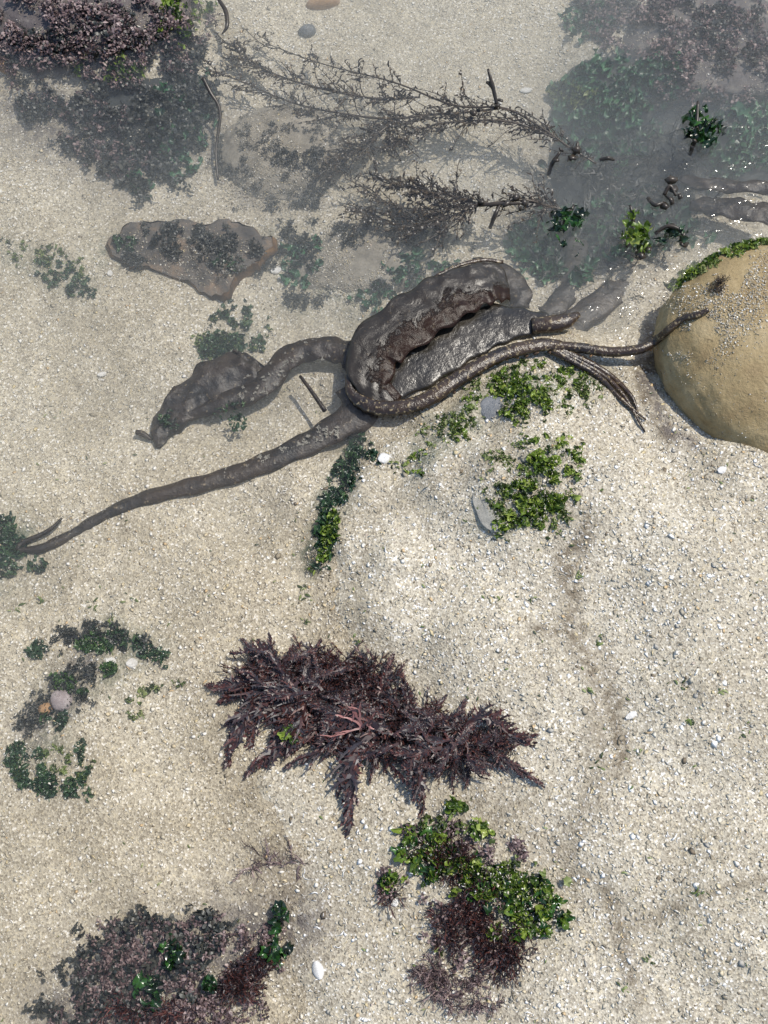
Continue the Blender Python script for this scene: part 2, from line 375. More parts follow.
# ---------------------------------------------------------------- leaf templates (unit size)
def strip(pts, wid, V, F):
    p = np.asarray(pts); n = len(p); tg = np.gradient(p, axis=0); b = len(V)
    nrm = np.array([0.25 * rs.randn(), .25 * rs.randn(), 1.0])
    for i in range(n):
        s = np.cross(tg[i], nrm); s /= np.linalg.norm(s) + 1e-9
        V.append(p[i] - s * wid[i]); V.append(p[i] + s * wid[i])
    for i in range(n - 1): F.append((b + 2 * i, b + 2 * i + 1, b + 2 * i + 3, b + 2 * i + 2))
def t_lettuce():
    V = []; F = []; nr, na = 4, 14; ph = rs.rand(4) * 6; el = .28 + .5 * rs.rand(); k = rs.randint(2, 5)
    V.append(np.zeros(3))
    for i in range(1, nr + 1):
        r = i / nr
        for a in range(na):
            t = 2 * PI * a / na; rr = r * (1 + .18 * math.sin(3 * t + ph[0]) + .12 * math.sin(5 * t + ph[1]))
            z = r * r * (.5 * math.sin(k * t + ph[2]) + .28 * math.sin((k + 4) * t + ph[3])) + .2 * r
            V.append(np.array([rr * math.cos(t), rr * math.sin(t) * el, z]))
    for a in range(na): F.append((0, 1 + a, 1 + (a + 1) % na))
    for i in range(nr - 1):
        for a in range(na):
            q = 1 + i * na; F.append((q + a, q + na + a, q + na + (a + 1) % na, q + (a + 1) % na))
    return np.array(V), F
def t_blade():
    V = []; F = []; t = np.linspace(0, 1, 8); b1, b2 = rs.randn(2) * .3
    p = np.stack([t, b1 * t * t, .25 * np.sin(PI * t) + b2 * t * t], 1)
    strip(p, .16 * np.sin(PI * (t * .9 + .08)) ** .7, V, F); return np.array(V), F
def t_fern(nb=13, sub=True):
    V = []; F = []; t = np.linspace(0, 1, 12); b1 = rs.randn() * .26; b2 = rs.randn() * .08
    p = np.stack([t, b1 * t * t + b2 * np.sin(5 * t), .07 * np.sin(PI * t)], 1)
    strip(p, .034 * (1 - .75 * t), V, F)
    for k in range(nb):
        u = .1 + .88 * k / nb; i = int(u * 11); q = p[i] + (p[i + 1] - p[i]) * (u * 11 - i) if i < 11 else p[-1]
        for sgn in (-1, 1):
            L = .30 * (1 - u) ** .6 * (.55 + .7 * rs.rand()) * min(1, .45 + 2.2 * u); a = sgn * R(48 + 16 * rs.randn()) + b1
            s = np.linspace(0, 1, 5); zt = rs.randn() * .25
            pp = q + np.stack([np.cos(a - sgn * .5 * s) * s * L, np.sin(a - sgn * .5 * s) * s * L, zt * s * L], 1)
            strip(pp, .021 * (1.05 - s) ** .7 + .002, V, F)
            if sub:
                for j in (1, 2, 3):
                    for sg in (-1, 1):
                        aa = a + sg * R(45); l = L * .42 * (1 - j * .18) * (.6 + .7 * rs.rand()); s2 = np.linspace(0, 1, 3)
                        pq = pp[j] + np.stack([np.cos(aa) * s2 * l, np.sin(aa) * s2 * l, rs.randn() * .3 * s2 * l], 1)
                        strip(pq, .018 * (1.1 - s2), V, F)
    return np.array(V), F
def t_twig():
    V = []; F = []
    def grow(p, a, z, L, w, d):
        s = np.linspace(0, 1, 4)
        pp = p + np.stack([np.cos(a + .4 * s) * L * s, np.sin(a + .4 * s) * L * s, z * s * L], 1)
        strip(pp, w * (1 - .45 * s), V, F)
        if d:
            for _ in range(3): grow(pp[rs.randint(2, 4)], a + rs.randn() * .8, z + rs.randn() * .5, L * .65, w * .8, d - 1)
    for _ in range(4): grow(np.zeros(3), rs.rand() * 2 * PI, .5 + .6 * rs.rand(), .45, .05, 2)
    return np.array(V), F
def t_crumb():
    V = []; F = []
    for _ in range(rs.randint(6, 10)):
        a = rs.rand() * 2 * PI; q = np.array([rs.randn() * .22, rs.randn() * .22, rs.rand() * .2]); L = .25 + .3 * rs.rand(); z = rs.rand() * .9
        s = np.linspace(0, 1, 4); k = rs.randn() * .9
        pp = q + np.stack([np.cos(a + k * s) * L * s, np.sin(a + k * s) * L * s, z * np.sin(PI * s * .7) * L], 1)
        strip(pp, (.07 + .07 * rs.rand()) * np.array([.7, 1, 1.1, .5]), V, F)
    return np.array(V), F
def t_nub():
    v, F = ico(1); return v * (1 + .35 * rs.randn(len(v), 1)) * np.array([1, .8, .5]), F
TPL = {'lettuce': [t_lettuce() for _ in range(8)], 'blade': [t_blade() for _ in range(8)], 'fern': [t_fern() for _ in range(8)],
       'fern2': [t_fern(8, False) for _ in range(8)], 'twig': [t_twig() for _ in range(8)], 'crumb': [t_crumb() for _ in range(12)], 'nub': [t_nub() for _ in range(6)]}
def rotm(az, el, ro):
    ca, sa, ce, se, cr, sr = math.cos(az), math.sin(az), math.cos(el), math.sin(el), math.cos(ro), math.sin(ro)
    Z = np.array([[ca, -sa, 0], [sa, ca, 0], [0, 0, 1]]); Y = np.array([[ce, 0, -se], [0, 1, 0], [se, 0, ce]]); X = np.array([[1, 0, 0], [0, cr, -sr], [0, sr, cr]])
    return Z @ Y @ X
def put(mb, kind, p, s, az=None, el=None, ro=None):
    v, F = TPL[kind][rs.randint(len(TPL[kind]))]
    az = rs.rand() * 2 * PI if az is None else az; el = rs.randn() * .4 if el is None else el; ro = rs.randn() * .5 if ro is None else ro
    mb.add((v * s) @ rotm(az, el, ro).T + p, F)
def region(ells, n, edge=.5, clump=0.0, f=.035):
    """n pixel positions spread over rotated ellipses (cx, cy, rx, ry, deg)"""
    A = np.array([e[2] * e[3] for e in ells], float); A /= A.sum(); out = []; tries = 0
    while len(out) < n and tries < n * 30:
        tries += 1
        e = ells[rs.choice(len(ells), p=A)]; r = rs.rand() ** edge * (1 + .22 * abs(rs.randn()) * (rs.rand() < .45)); a = rs.rand() * 2 * PI
        x, y = e[2] * r * math.cos(a), e[3] * r * math.sin(a); c, s = math.cos(R(e[4])), math.sin(R(e[4]))
        q = (e[0] + x * c - y * s, e[1] + x * s + y * c)
        if clump and fbm(np.array(q[0] * f), np.array(q[1] * f), 1.0, 3) < clump * .5 - .25 + .3 * (r - .7): continue
        out.append(q)
    return out
def scatter(mb, kind, ells, n, size, dz=(0, .006), surf=None, clump=0.0, el=None, f=.035):
    for q in region(ells, n, .5, clump, f):
        h = dz[0] + rs.rand() * (dz[1] - dz[0])
        p = surf(q[0], q[1], h) if surf else G(q[0], q[1], h)
        put(mb, kind, p, (size[0] + (size[1] - size[0]) * rs.rand() ** 1.6) * MM * (.64 if kind == 'lettuce' else .9 if kind == 'crumb' else 1), el=el)

# ---------------------------------------------------------------- the ground sheet
def axis(lo, hi, step, far):
    a = list(np.arange(lo, hi, step)); d = step
    L = []; x = lo
    while x > -far: d *= 1.25; x -= d; L.append(x)
    Rr = []; x = a[-1]; d = step
    while x < far: d *= 1.25; x += d; Rr.append(x)
    return np.array(L[::-1] + a + Rr)
xs = axis(-.72, .72, .004, 14); ys = axis(-.75, 1.0, .004, 14)
X, Y = np.meshgrid(xs, ys, indexing='ij'); Z = H(X, Y)
V = np.stack([X.ravel(), Y.ravel(), Z.ravel()], 1); nx, ny = X.shape
I = np.arange(nx * ny).reshape(nx, ny)
F = np.stack([I[:-1, :-1].ravel(), I[1:, :-1].ravel(), I[1:, 1:].ravel(), I[:-1, 1:].ravel()], 1)
sand = link('sand', V, F.tolist(), M['sand']); sand['kind'] = 'structure'
def seg_dist(qx, qy, pl):
    d = np.full(qx.shape, 1e9)
    for (x0, y0), (x1, y1) in zip(pl[:-1], pl[1:]):
        vx, vy = x1 - x0, y1 - y0; t = np.clip(((qx - x0) * vx + (qy - y0) * vy) / (vx * vx + vy * vy), 0, 1)
        d = np.minimum(d, np.hypot(qx - x0 - t * vx, qy - y0 - t * vy))
    return d
def stains_and_shade(V):
    vv = V - CAM; k = FPX / np.maximum(vv @ _f, .1); QX = 384 + (vv @ _r) * k; QY = 512 - (vv @ _u) * k
    wob = 18 * fbm(V[:, 0], V[:, 1], 14, 3)
    def st(pl, wd, amt): return amt * np.exp(-((seg_dist(QX + wob, QY + wob * .6, pl)) / wd) ** 2)
    brown = np.maximum.reduce([st([(590,520),(572,570),(560,625),(585,660),(612,700),(615,770)], 12, .85), st([(600,660),(590,800),(570,880)], 16, .5),
        st([(605,880),(625,930),(645,1010)], 9, .7), st([(768,870),(700,905),(640,930)], 8, .55), st([(530,625),(580,628)], 8, .8), st([(650,330),(648,400),(668,440)], 10, .9),  # last entry paints the boulder's shadow along its left edge
        st([(480,800),(560,860)], 28, .3), st([(460,470),(500,455),(580,520)], 18, .35)])
    grn = np.maximum.reduce([st([(350,450),(328,520),(318,565)], 13, 1), st([(420,450),(500,390),(590,380)], 18, .7), st([(500,520),(550,455)], 20, .7), st([(100,632),(150,652)], 10, .9),
        st([(100,632),(150,650),(60,690),(40,760)], 20, .6), st([(190,250),(100,250)], 16, .6), st([(20,260),(90,290)], 16, .5), st([(235,340),(210,350)], 16, .6),
        st([(10,540),(0,560)], 26, 1), st([(420,850),(540,920)], 30, .35), st([(290,250),(360,300)], 22, .6), st([(430,240),(300,300)], 18, .5)])
    mud_shade = np.maximum.reduce([st([(70,1010),(150,965),(250,935),(285,925)], 42, .95), st([(35,725),(75,680),(85,645)], 18, .8), st([(270,862),(292,860)], 12, .5),
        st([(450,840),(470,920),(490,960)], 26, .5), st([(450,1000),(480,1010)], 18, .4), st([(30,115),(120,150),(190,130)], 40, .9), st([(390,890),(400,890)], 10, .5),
        st([(600,200),(640,200)], 70, .9), st([(250,190),(310,195)], 20, .6), st([(650,380),(668,430),(700,448)], 7, .8)])  # last two entries paint shadow below the round rock and at the boulder foot
    return brown, grn, mud_shade
brown, grn, mud_shade = stains_and_shade(V)
ca = sand.data.color_attributes.new('stain_shade', 'FLOAT_COLOR', 'POINT')
cc = np.zeros((len(V), 4)); cc[:, 0] = brown; cc[:, 1] = grn; cc[:, 2] = mud_shade; cc[:, 3] = 1; ca.data.foreach_set('color', cc.ravel())

# ---------------------------------------------------------------- loose shell grit, far past counting
def grit(name, S, mat, tilt, P3, stn=None, thk=.7):
    n = len(S)
    base = np.array([[1,0,0],[.35,.8,.1],[-.6,.65,-.1],[-1,-.1,.1],[-.4,-.75,0],[.55,-.7,.05],[.1,0,.42],[-.05,.05,-.42]], float)
    tris = np.array([(6,0,1),(6,1,2),(6,2,3),(6,3,4),(6,4,5),(6,5,0),(7,1,0),(7,2,1),(7,3,2),(7,4,3),(7,5,4),(7,0,5)])
    B = base[None] * (1 + .3 * rs.randn(n, 8, 1)); el = np.ones((n, 3)); lng = rs.rand(n) < .42
    el[:, 1] = np.where(lng, .3, .75 + .3 * rs.rand(n)); el[:, 0] = np.where(lng, 1.5, 1); el[:, 2] = (.22 + .3 * rs.rand(n)) * thk
    B = B * el[:, None] * S[:, None, None]
    bend = np.where(lng, .6, 0)[:, None] / S[:, None]; B[:, :, 1] += bend * B[:, :, 0] ** 2 * .5
    a = rs.rand(n) * 2 * PI; tx = rs.randn(n) * tilt; ty = rs.randn(n) * tilt
    def rz(B, a, i, j):
        c, s = np.cos(a)[:, None], np.sin(a)[:, None]; bi, bj = B[:, :, i].copy(), B[:, :, j].copy()
        B[:, :, i] = bi * c - bj * s; B[:, :, j] = bi * s + bj * c
    rz(B, tx, 1, 2); rz(B, ty, 0, 2); rz(B, a, 0, 1)
    VV = (B + P3[:, None]).reshape(-1, 3); FF = (tris[None] + (np.arange(n) * 8)[:, None, None]).reshape(-1, 3)
    me = bpy.data.meshes.new(name); me.vertices.add(len(VV)); me.vertices.foreach_set('co', VV.ravel())
    me.loops.add(len(FF) * 3); me.loops.foreach_set('vertex_index', FF.ravel().astype(np.int32))
    me.polygons.add(len(FF)); me.polygons.foreach_set('loop_start', np.arange(0, len(FF) * 3, 3, dtype=np.int32))
    me.update(calc_edges=True); me.materials.append(mat)
    if stn is not None:
        q = np.zeros((n * 8, 4)); q[:, 0] = np.repeat(stn[0], 8); q[:, 1] = np.repeat(stn[1], 8); q[:, 2] = np.repeat(stn[2], 8); q[:, 3] = 1
        me.color_attributes.new('stain_shade', 'FLOAT_COLOR', 'POINT').data.foreach_set('color', q.ravel())
    o = bpy.data.objects.new(name, me); COL.objects.link(o); return o
NG = 125000
gy = rs.rand(NG * 2) * 1.75 - .72; gx = (rs.rand(NG * 2) - .5) * 1.45
ok = np.abs(gx) < .47 + .16 * (gy + .65); gx, gy = gx[ok][:NG], gy[ok][:NG]
pp = np.stack([gx, gy, H(gx, gy)], 1); vv = pp - CAM; k = FPX / (vv @ _f); qx = 384 + (vv @ _r) * k; qy = 512 - (vv @ _u) * k
coarse = np.clip((pp[:, 2] + .02) / .05, 0, 1)
S = (.0010 + .0004 * coarse) * np.exp(.45 * rs.randn(len(gx))); S = np.minimum(S, .005)
b_, g_, m_ = stains_and_shade(pp); tx_ = fbm(pp[:, 0], pp[:, 1], 55, 3); b_ = .75 * b_ * np.clip(tx_ * 4 + .6, 0, 1); g_ = g_ * np.clip(tx_ * 4 + .5, 0, 1); m_ = m_ * np.clip(tx_ * 4 + .6, 0, 1)
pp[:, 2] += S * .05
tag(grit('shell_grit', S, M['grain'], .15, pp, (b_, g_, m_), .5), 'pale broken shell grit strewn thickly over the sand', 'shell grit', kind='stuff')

# larger pale flakes lying among the grit
NF = 19000; ii = rs.choice(len(pp), NF, replace=False); fp = pp[ii] + [0, 0, .0006]; dn = fbm(fp[:, 0], fp[:, 1], 8, 3) + rs.randn(NF) * .25 > -.12
fp = fp[dn]; tag(grit('shell_flakes', (.0015 + .0022 * rs.rand(len(fp)) ** 2.2), M['flake'], .13, fp, None, .28), 'bright white and cream shell flakes sprinkled among the grit', 'shell flakes', kind='stuff')
# ---------------------------------------------------------------- water
wx = axis(-.8, .8, .1, 13.8)
mb = MB(); Lx, Ly = 13.5, 13.5
mb.add([(-Lx,-Ly,0),(Lx,-Ly,0),(Lx,Ly,0),(-Lx,Ly,0),(-Lx,-Ly,-.4),(Lx,-Ly,-.4),(Lx,Ly,-.4),(-Lx,Ly,-.4)],
       [(0,1,2,3),(4,7,6,5),(0,4,5,1),(1,5,6,2),(2,6,7,3),(3,7,4,0)])
wo = mb.build('water', M['water'], smooth=False); wo['kind'] = 'structure'

# ---------------------------------------------------------------- rocks
def rock(name, label, cat, px, py, rpx, hz, mat, z0=None, rough=.25, f=1.4, seed=0, rot=0, group=None, sub=5, parent=None, fine=.03):
    p = G(px, py); sx = np.linalg.norm(P(px + 1, py, p[2]) - p); sy = np.linalg.norm(P(px, py + 1, p[2]) - p)
    if z0 is not None: p = P(px, py, z0)
    mb = MB(); rockmesh(mb, p, (rpx[0] * sx, rpx[1] * sy * .97, hz), rough, f, sub, seed, rot, fine)
    o = mb.build(name, mat, parent, loc=None if parent is not None else p)
    if parent is None: tag(o, label, cat, group)
    return o, p
# the big boulder
bp_ = P(782, 352, .0)
bt = thing('boulder', 'large smooth tan boulder half buried in sand at the right edge', 'boulder', bp_)
mb = MB(); BV = rockmesh(mb, P(785, 346, .02), (.188, .172, .095), .16, 1.2, 6, 2, 0, .022)
mb.build('stone', M['boulder'], bt)
from mathutils.bvhtree import BVHTree
def surfer(obj):
    me = obj.data; off = Vector(obj.matrix_world.translation) if obj.parent is None else Vector(obj.parent.location)
    if obj.parent is None: off = Vector(obj.location)
    tr = BVHTree.FromPolygons([v.co + off for v in me.vertices], [tuple(p.vertices) for p in me.polygons])
    def s(px, py, dz=0.0):
        g = G(px, py, dz); d = Vector(g - CAM).normalized()
        h = tr.ray_cast(Vector(CAM), d)
        if h[0] is None: return g
        q = np.array(h[0]) + np.array(h[1]) * dz
        g0 = np.array(g)
        return q if (q - CAM) @ _f < (g0 - CAM) @ _f + .002 else g
    s.tree = tr
    return s
bsurf = surfer([o for o in bt.children][0])
# grit stuck on the boulder
def stuck(surf, ells, n, smin, smax):
    pts = np.array([surf(q[0], q[1], .0004) for q in region(ells, n, .6, .25, .03)])
    return pts, smin + (smax - smin) * rs.rand(len(pts)) ** 2
def coat(parent, surf, ells, n, smin, smax, name='grit_coating'):
    pts, S = stuck(surf, ells, n, smin, smax); g = grit(name, S, M['grain'], .5, pts)
    g.parent = parent; g.location = -Vector(parent.location); g['kind'] = 'stuff'
coat(bt, bsurf, [(715,300,50,38,-40), (735,268,50,26,-25), (690,330,32,44,-60), (758,290,40,36,-20), (720,330,30,20,0)], 3600, .0006, .0022)
coat(bt, bsurf, [(730,355,80,80,-20)], 700, .0004, .0012, 'fine_grit')

gr_rock = 'weed-grown rocks under the pool water'
turf_jobs = []
def weedy(label, px, py, rpx, hz, z0, mat, layers, seed, rough=.3, name='submerged_rock', cat='rock', f=1.6, group=gr_rock, sh=.86):
    """a rock thing > stone plus its growth parts; layers = [(part, kind, mat, ells, n, size, dz, clump)]"""
    p = P(px, py, z0); t = thing(name, label, cat, p, group)
    o, _ = rock('stone', '', '', px, py, (rpx[0] * sh, rpx[1] * sh), hz, mat, z0, rough, f, seed, 0, parent=t, fine=.06)
    s = surfer(o)
    for part, kind, mt, ells, n, size, dz, clump in layers:
        if kind == 'lettuce':
            for e in ells:
                m2 = MB(); scatter(m2, kind, [e], int(n * 1.3 * e[2] * e[3] / sum(q[2] * q[3] for q in ells)), size, dz, s, clump + .18, None, .12)
                if m2.n: m2.build('green_patch', M[mt], t)
        else:
            m2 = MB(); scatter(m2, kind, ells, int(n * 1.15), size, dz, s, clump + .2, None, .07); m2.build(part, M[mt], t)
        if kind == 'crumb': coat(t, s, ells, int(n * 2.2), .0007, .0024)
    return t, s
# top-left emergent rock with coralline crust
weedy('dark pink and brown crusted rock rising from the water at the top left corner', 85, 18, (150, 75), .06, -.045, M['mudrock'],
      [('coralline_turf', 'crumb', 'coral', [(60,50,85,30,-12), (130,75,60,22,5), (160,30,50,40,0), (30,40,40,16,0), (70,10,80,20,0)], 900, (7, 15), (0, .012), .35),
       ('dark_turf', 'crumb', 'darkturf', [(80,50,90,35,-10), (150,40,50,45,0), (110,70,50,20,0)], 450, (8, 16), (0, .008), .3),
       ('green_fronds', 'lettuce', 'green', [(186,8,26,14,0), (128,70,16,14,0), (176,30,14,18,0), (85,68,10,7,0), (108,72,8,8,0)], 110, (5, 11), (.003, .014), 0)], 3)
weedy('sloping foot of the top left rock, dim purple and green under water', 150, 110, (80, 72), .035, -.07, M['darkrock'],
      [('turf', 'crumb', 'darkturf', [(120,130,60,45,20), (175,110,40,70,15), (50,112,48,20,8), (138,165,14,35,0)], 700, (9, 18), (0, .010), .3),
       ('coralline_turf', 'crumb', 'coral', [(80,115,70,22,8), (115,150,40,25,10)], 170, (7, 13), (.002, .01), .2),
       ('green_film', 'lettuce', 'teal', [(180,130,30,55,15), (140,180,10,22,0)], 130, (6, 13), (0, .008), .2)], 5)
# round rock
RR = weedy('round mottled grey rock under thin brown weed, left of top centre', 280, 158, (64, 52), .042, -.075, M['sandrock'],
      [('turf', 'crumb', 'greyturf', [(280,160,60,45,0)], 330, (4, 8), (0, .003), .3),
       ('dark_turf', 'crumb', 'darkturf', [(275,206,50,5,0), (226,190,8,16,-30), (318,196,14,6,-30), (220,155,4,34,0), (300,160,26,14,0)], 230, (4, 7), (0, .004), .3)], 8, .12, sh=1.0)  # dark crumbs along the rim stand in for the rock's edge shadow
coat(RR[0], RR[1], [(280,158,62,48,0)], 2600, .0007, .0022)
# low rock ring left of the kelp
RR = weedy('low rock patched with dark green weed, just above and left of the folded kelp', 355, 262, (72, 42), .028, -.072, M['sandrock'],
      [('turf', 'crumb', 'darkturf', [(300,245,24,30,20), (420,225,50,18,10), (350,235,60,14,-8), (300,300,26,10,0), (390,285,36,14,-15)], 420, (5, 10), (0, .006), .32),
       ('green_fronds', 'lettuce', 'teal', [(300,262,20,28,10), (375,295,30,16,0), (420,270,34,18,0)], 120, (5, 11), (0, .006), .3)], 11, .3)
coat(RR[0], RR[1], [(355,262,70,42,0)], 3000, .0008, .0022)
# deep dark weed rock, top right
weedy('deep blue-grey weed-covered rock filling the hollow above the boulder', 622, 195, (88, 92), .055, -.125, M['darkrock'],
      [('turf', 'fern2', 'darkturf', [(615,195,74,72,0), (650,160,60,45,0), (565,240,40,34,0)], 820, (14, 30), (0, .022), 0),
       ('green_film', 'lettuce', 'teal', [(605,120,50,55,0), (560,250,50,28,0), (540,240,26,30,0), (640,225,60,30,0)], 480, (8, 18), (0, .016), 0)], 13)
weedy('green-topped knob of rock under water, between two floating weed branches', 608, 100, (52, 42), .04, -.095, M['darkrock'],
      [('green_film', 'lettuce', 'teal', [(610,100,48,38,0), (575,98,24,14,0)], 300, (8, 15), (0, .014), .1),
       ('bright_fronds', 'lettuce', 'olive', [(572,97,22,12,5)], 110, (6, 11), (.004, .016), 0)], 15)
weedy('grey purple coralline rock speckled white, in the top right corner', 710, 50, (105, 70), .045, -.085, M['mudrock'],
      [('coralline_turf', 'crumb', 'coral', [(715,50,100,55,10), (640,20,60,30,0), (690,90,60,30,10)], 800, (7, 14), (0, .012), .25),
       ('dark_turf', 'crumb', 'darkturf', [(720,60,90,55,10), (700,20,70,30,0), (600,10,36,18,0)], 420, (8, 15), (0, .01), .3),
       ('green_film', 'lettuce', 'teal', [(590,18,26,18,-20), (665,78,24,24,30), (640,75,20,14,0)], 130, (7, 13), (0, .012), .1)], 17)
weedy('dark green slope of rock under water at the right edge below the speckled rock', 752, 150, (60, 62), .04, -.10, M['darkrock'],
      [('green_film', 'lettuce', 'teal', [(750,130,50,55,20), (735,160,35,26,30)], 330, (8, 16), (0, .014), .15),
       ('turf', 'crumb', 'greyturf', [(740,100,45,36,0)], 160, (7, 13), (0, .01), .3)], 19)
# bottom-left mound
weedy('grey purple coralline rock with a few green fronds at the bottom left', 165, 990, (118, 82), .032, -.048, M['mudrock'],
      [('coralline_turf', 'crumb', 'coral', [(165,975,80,55,-18), (110,1000,60,36,-20), (262,950,28,22,-40), (150,940,36,24,0), (120,965,40,30,0), (210,1010,60,20,0)], 1000, (5, 11), (0, .010), .15),
       ('dark_turf', 'crumb', 'darkturf', [(150,960,80,50,-20), (100,1000,60,30,0), (165,920,14,12,0), (140,935,30,20,0)], 420, (8, 16), (0, .008), .25),
       ('red_fronds', 'twig', 'red', [(250,975,26,14,-40), (230,985,14,10,0), (140,1010,40,10,0)], 90, (8, 14), (.004, .014), 0),
       ('green_fronds', 'lettuce', 'darkgreen', [(168,955,12,14,0), (150,992,10,20,0), (280,918,9,14,0), (275,952,16,9,0), (205,985,10,8,0)], 70, (6, 12), (.006, .018), 0)], 23)

# flat orange-rimmed slab
c0 = P(190, 255, -.045)
sl = thing('flat_stone', 'flat dark stone with an orange-brown rim, lying under water left of centre', 'stone', c0)
poly = [(108,238),(114,260),(134,268),(150,270),(186,283),(200,292),(222,300),(232,286),(250,268),(262,262),(274,240),(262,236),(244,224),(222,220),(205,226),(180,219),(150,224),(136,221),(122,230)]
pc = spline([P(a, b, -.045) for a, b in poly + poly[:1]], 70)[:-1]; cen = pc.mean(0); V = []; n = len(pc)
for q, (s, z) in enumerate([(1.0, -.03), (1.02, -.008), (.97, .004)]):
    for i, p in enumerate(pc): v = cen + (p - cen) * (s + .04 * math.sin(i * 1.1) + .03 * math.sin(i * 2.9)); v[2] = cen[2] + z + .003 * math.sin(i * .9); V.append(v)
F = [(r * n + i, r * n + (i + 1) % n, (r + 1) * n + (i + 1) % n, (r + 1) * n + i) for r in range(2) for i in range(n)]
mb = MB(); mb.add(V, F); mb.build('rim', M['orangerim'], sl)
V = []; rings = 7
for q in range(rings):
    s = .97 * (1 - q / (rings - 1)) + .001
    for i, p in enumerate(pc):
        v = cen + (p - cen) * s * (1 + (.04 * math.sin(i * 1.1) + .03 * math.sin(i * 2.9)) * (q == 0)); v[2] = cen[2] + .0035 + .008 * (1 - s) + .022 * float(fbm(v[0], v[1], 30, 4)) * (q > 0); V.append(v)
F = [(r * n + i, r * n + (i + 1) % n, (r + 1) * n + (i + 1) % n, (r + 1) * n + i) for r in range(rings - 1) for i in range(n)]
mb = MB(); mb.add(V, F); top = mb.build('top', M['slabtop'], sl); ssf = surfer(top)
mb = MB(); scatter(mb, 'crumb', [(200,245,48,17,3), (250,255,18,20,-40), (137,262,16,7,20), (180,232,40,8,0)], 480, (5, 10), (0, .005), ssf, .5, None, .07); mb.build('dark_turf', M['darkturf'], sl)
mb = MB(); scatter(mb, 'lettuce', [(123,243,12,9,0), (228,262,14,8,0)], 40, (4, 9), (0, .005), ssf); mb.build('green_fronds', M['deepgreen'], sl)
coat(sl, ssf, [(190,255,70,32,5)], 1300, .0006, .0022)
mb = MB(); scatter(mb, 'crumb', [(225,262,26,12,20)], 70, (5, 9), (0, .005), ssf); mb.build('pale_turf', M['greyturf'], sl)

# ---------------------------------------------------------------- small stones and shells
def stone(name, label, px, py, r, h, mat, seed, cat='stone', group=None, rough=.2, dz=0):
    p = G(px, py); mb = MB(); rockmesh(mb, p + np.array([0, 0, dz]), (r[0] * MM, r[1] * MM * 1.1, h), rough, 1.2, 4, seed, rs.rand() * .6, .03)
    return tag(mb.build(name, mat, loc=p), label, cat, group)
stone('stone', 'blue-grey stone sunk in the sand below the kelp stem, beside bright green weed', 494, 409, (16, 15), .004, M['bluestone'], 31, rough=.35)
stone('stone', 'smooth pale grey stone left of the green tuft on the sand mound', 488, 503, (17, 20), .003, M['palestone'], 32, rough=.9, dz=-.0022)
stone('stone', 'pinkish grey stone among the weed at the left edge', 62, 701, (11, 10), .012, M['pinkstone'], 33)
stone('pebble', 'small orange pebble below the pinkish stone at the left edge', 46, 710, (7, 6), .008, M['orangestone'], 34, 'pebble')
stone('stone', 'small dark round stone under water near the top edge', 307, 32, (11, 8), .012, M['bluestone'], 35)
stone('stone', 'yellow tan stone cut by the top edge, left of centre', 322, 3, (22, 8), .014, M['orangestone'], 36)
stone('pebble', 'pale pebble touching the top left rock at the left edge', 4, 66, (7, 8), .012, M['orangestone'], 37, 'pebble')
def shell(label, px, py, L, wd, rot, curl=.25):
    p = G(px, py, .001); V = []; F = []; n, m_ = 9, 7
    for i in range(n):
        t = i / (n - 1); hw = wd * math.sin(PI * (.08 + .84 * t)) ** .7
        for j in range(m_):
            q = 2 * j / (m_ - 1) - 1
            V.append([(t - .5) * L, q * hw, curl * wd * (1 - q * q) + .02 * wd * rs.randn()])
    V = np.array(V); V2 = V - [0, 0, .12 * wd + .0004]; c, s = math.cos(rot), math.sin(rot)
    V = np.vstack([V, V2]) * MM; V = np.stack([V[:, 0] * c - V[:, 1] * s, V[:, 0] * s + V[:, 1] * c, V[:, 2]], 1) + p
    A = n * m_
    for i in range(n - 1):
        for j in range(m_ - 1): a = i * m_ + j; F += [(a, a + m_, a + m_ + 1, a + 1), (A + a, A + a + 1, A + a + m_ + 1, A + a + m_)]
        a = i * m_; F.append((a, A + a, A + a + m_, a + m_)); a += m_ - 1; F.append((a, a + m_, A + a + m_, A + a))
    mb = MB(); mb.add(V, F); return tag(mb.build('shell_fragment', M['white'], loc=p), label, 'shell fragment', 'larger white shell pieces')
shell('white oval shell piece under water beside the dark upright twig', 526, 90, 15, 4, .15)
shell('curved white shell piece on bare sand right of the bottom left rock', 318, 970, 15, 5, 1.9, .5)
shell('bright white shell piece at the waterline under the kelp bend', 384, 458, 12, 6, .5)
shell('white shell piece on the left edge weed, right of the arching dark patch', 111, 662, 10, 5, -.2)
shell('cream shell piece beside the other one under the arching weed', 132, 663, 11, 5, .1)
shell('white shell piece stuck in the lower green and purple tuft', 394, 902, 8, 4, -.9)
shell('small white shell piece on the sand left of the submerged kelp blade', 102, 374, 10, 3, .2)
shell('white shell chip on bare sand near the right boulder foot', 722, 470, 9, 4, .4)
shell('white shell chip left of the flat orange-rimmed stone', 110, 273, 6, 4, .4)
shell('pale shell chip by the round rock above the flat stone', 276, 270, 12, 5, .3)
shell('long white shell sliver on bare sand right of the brown seam', 632, 715, 13, 3, .5)

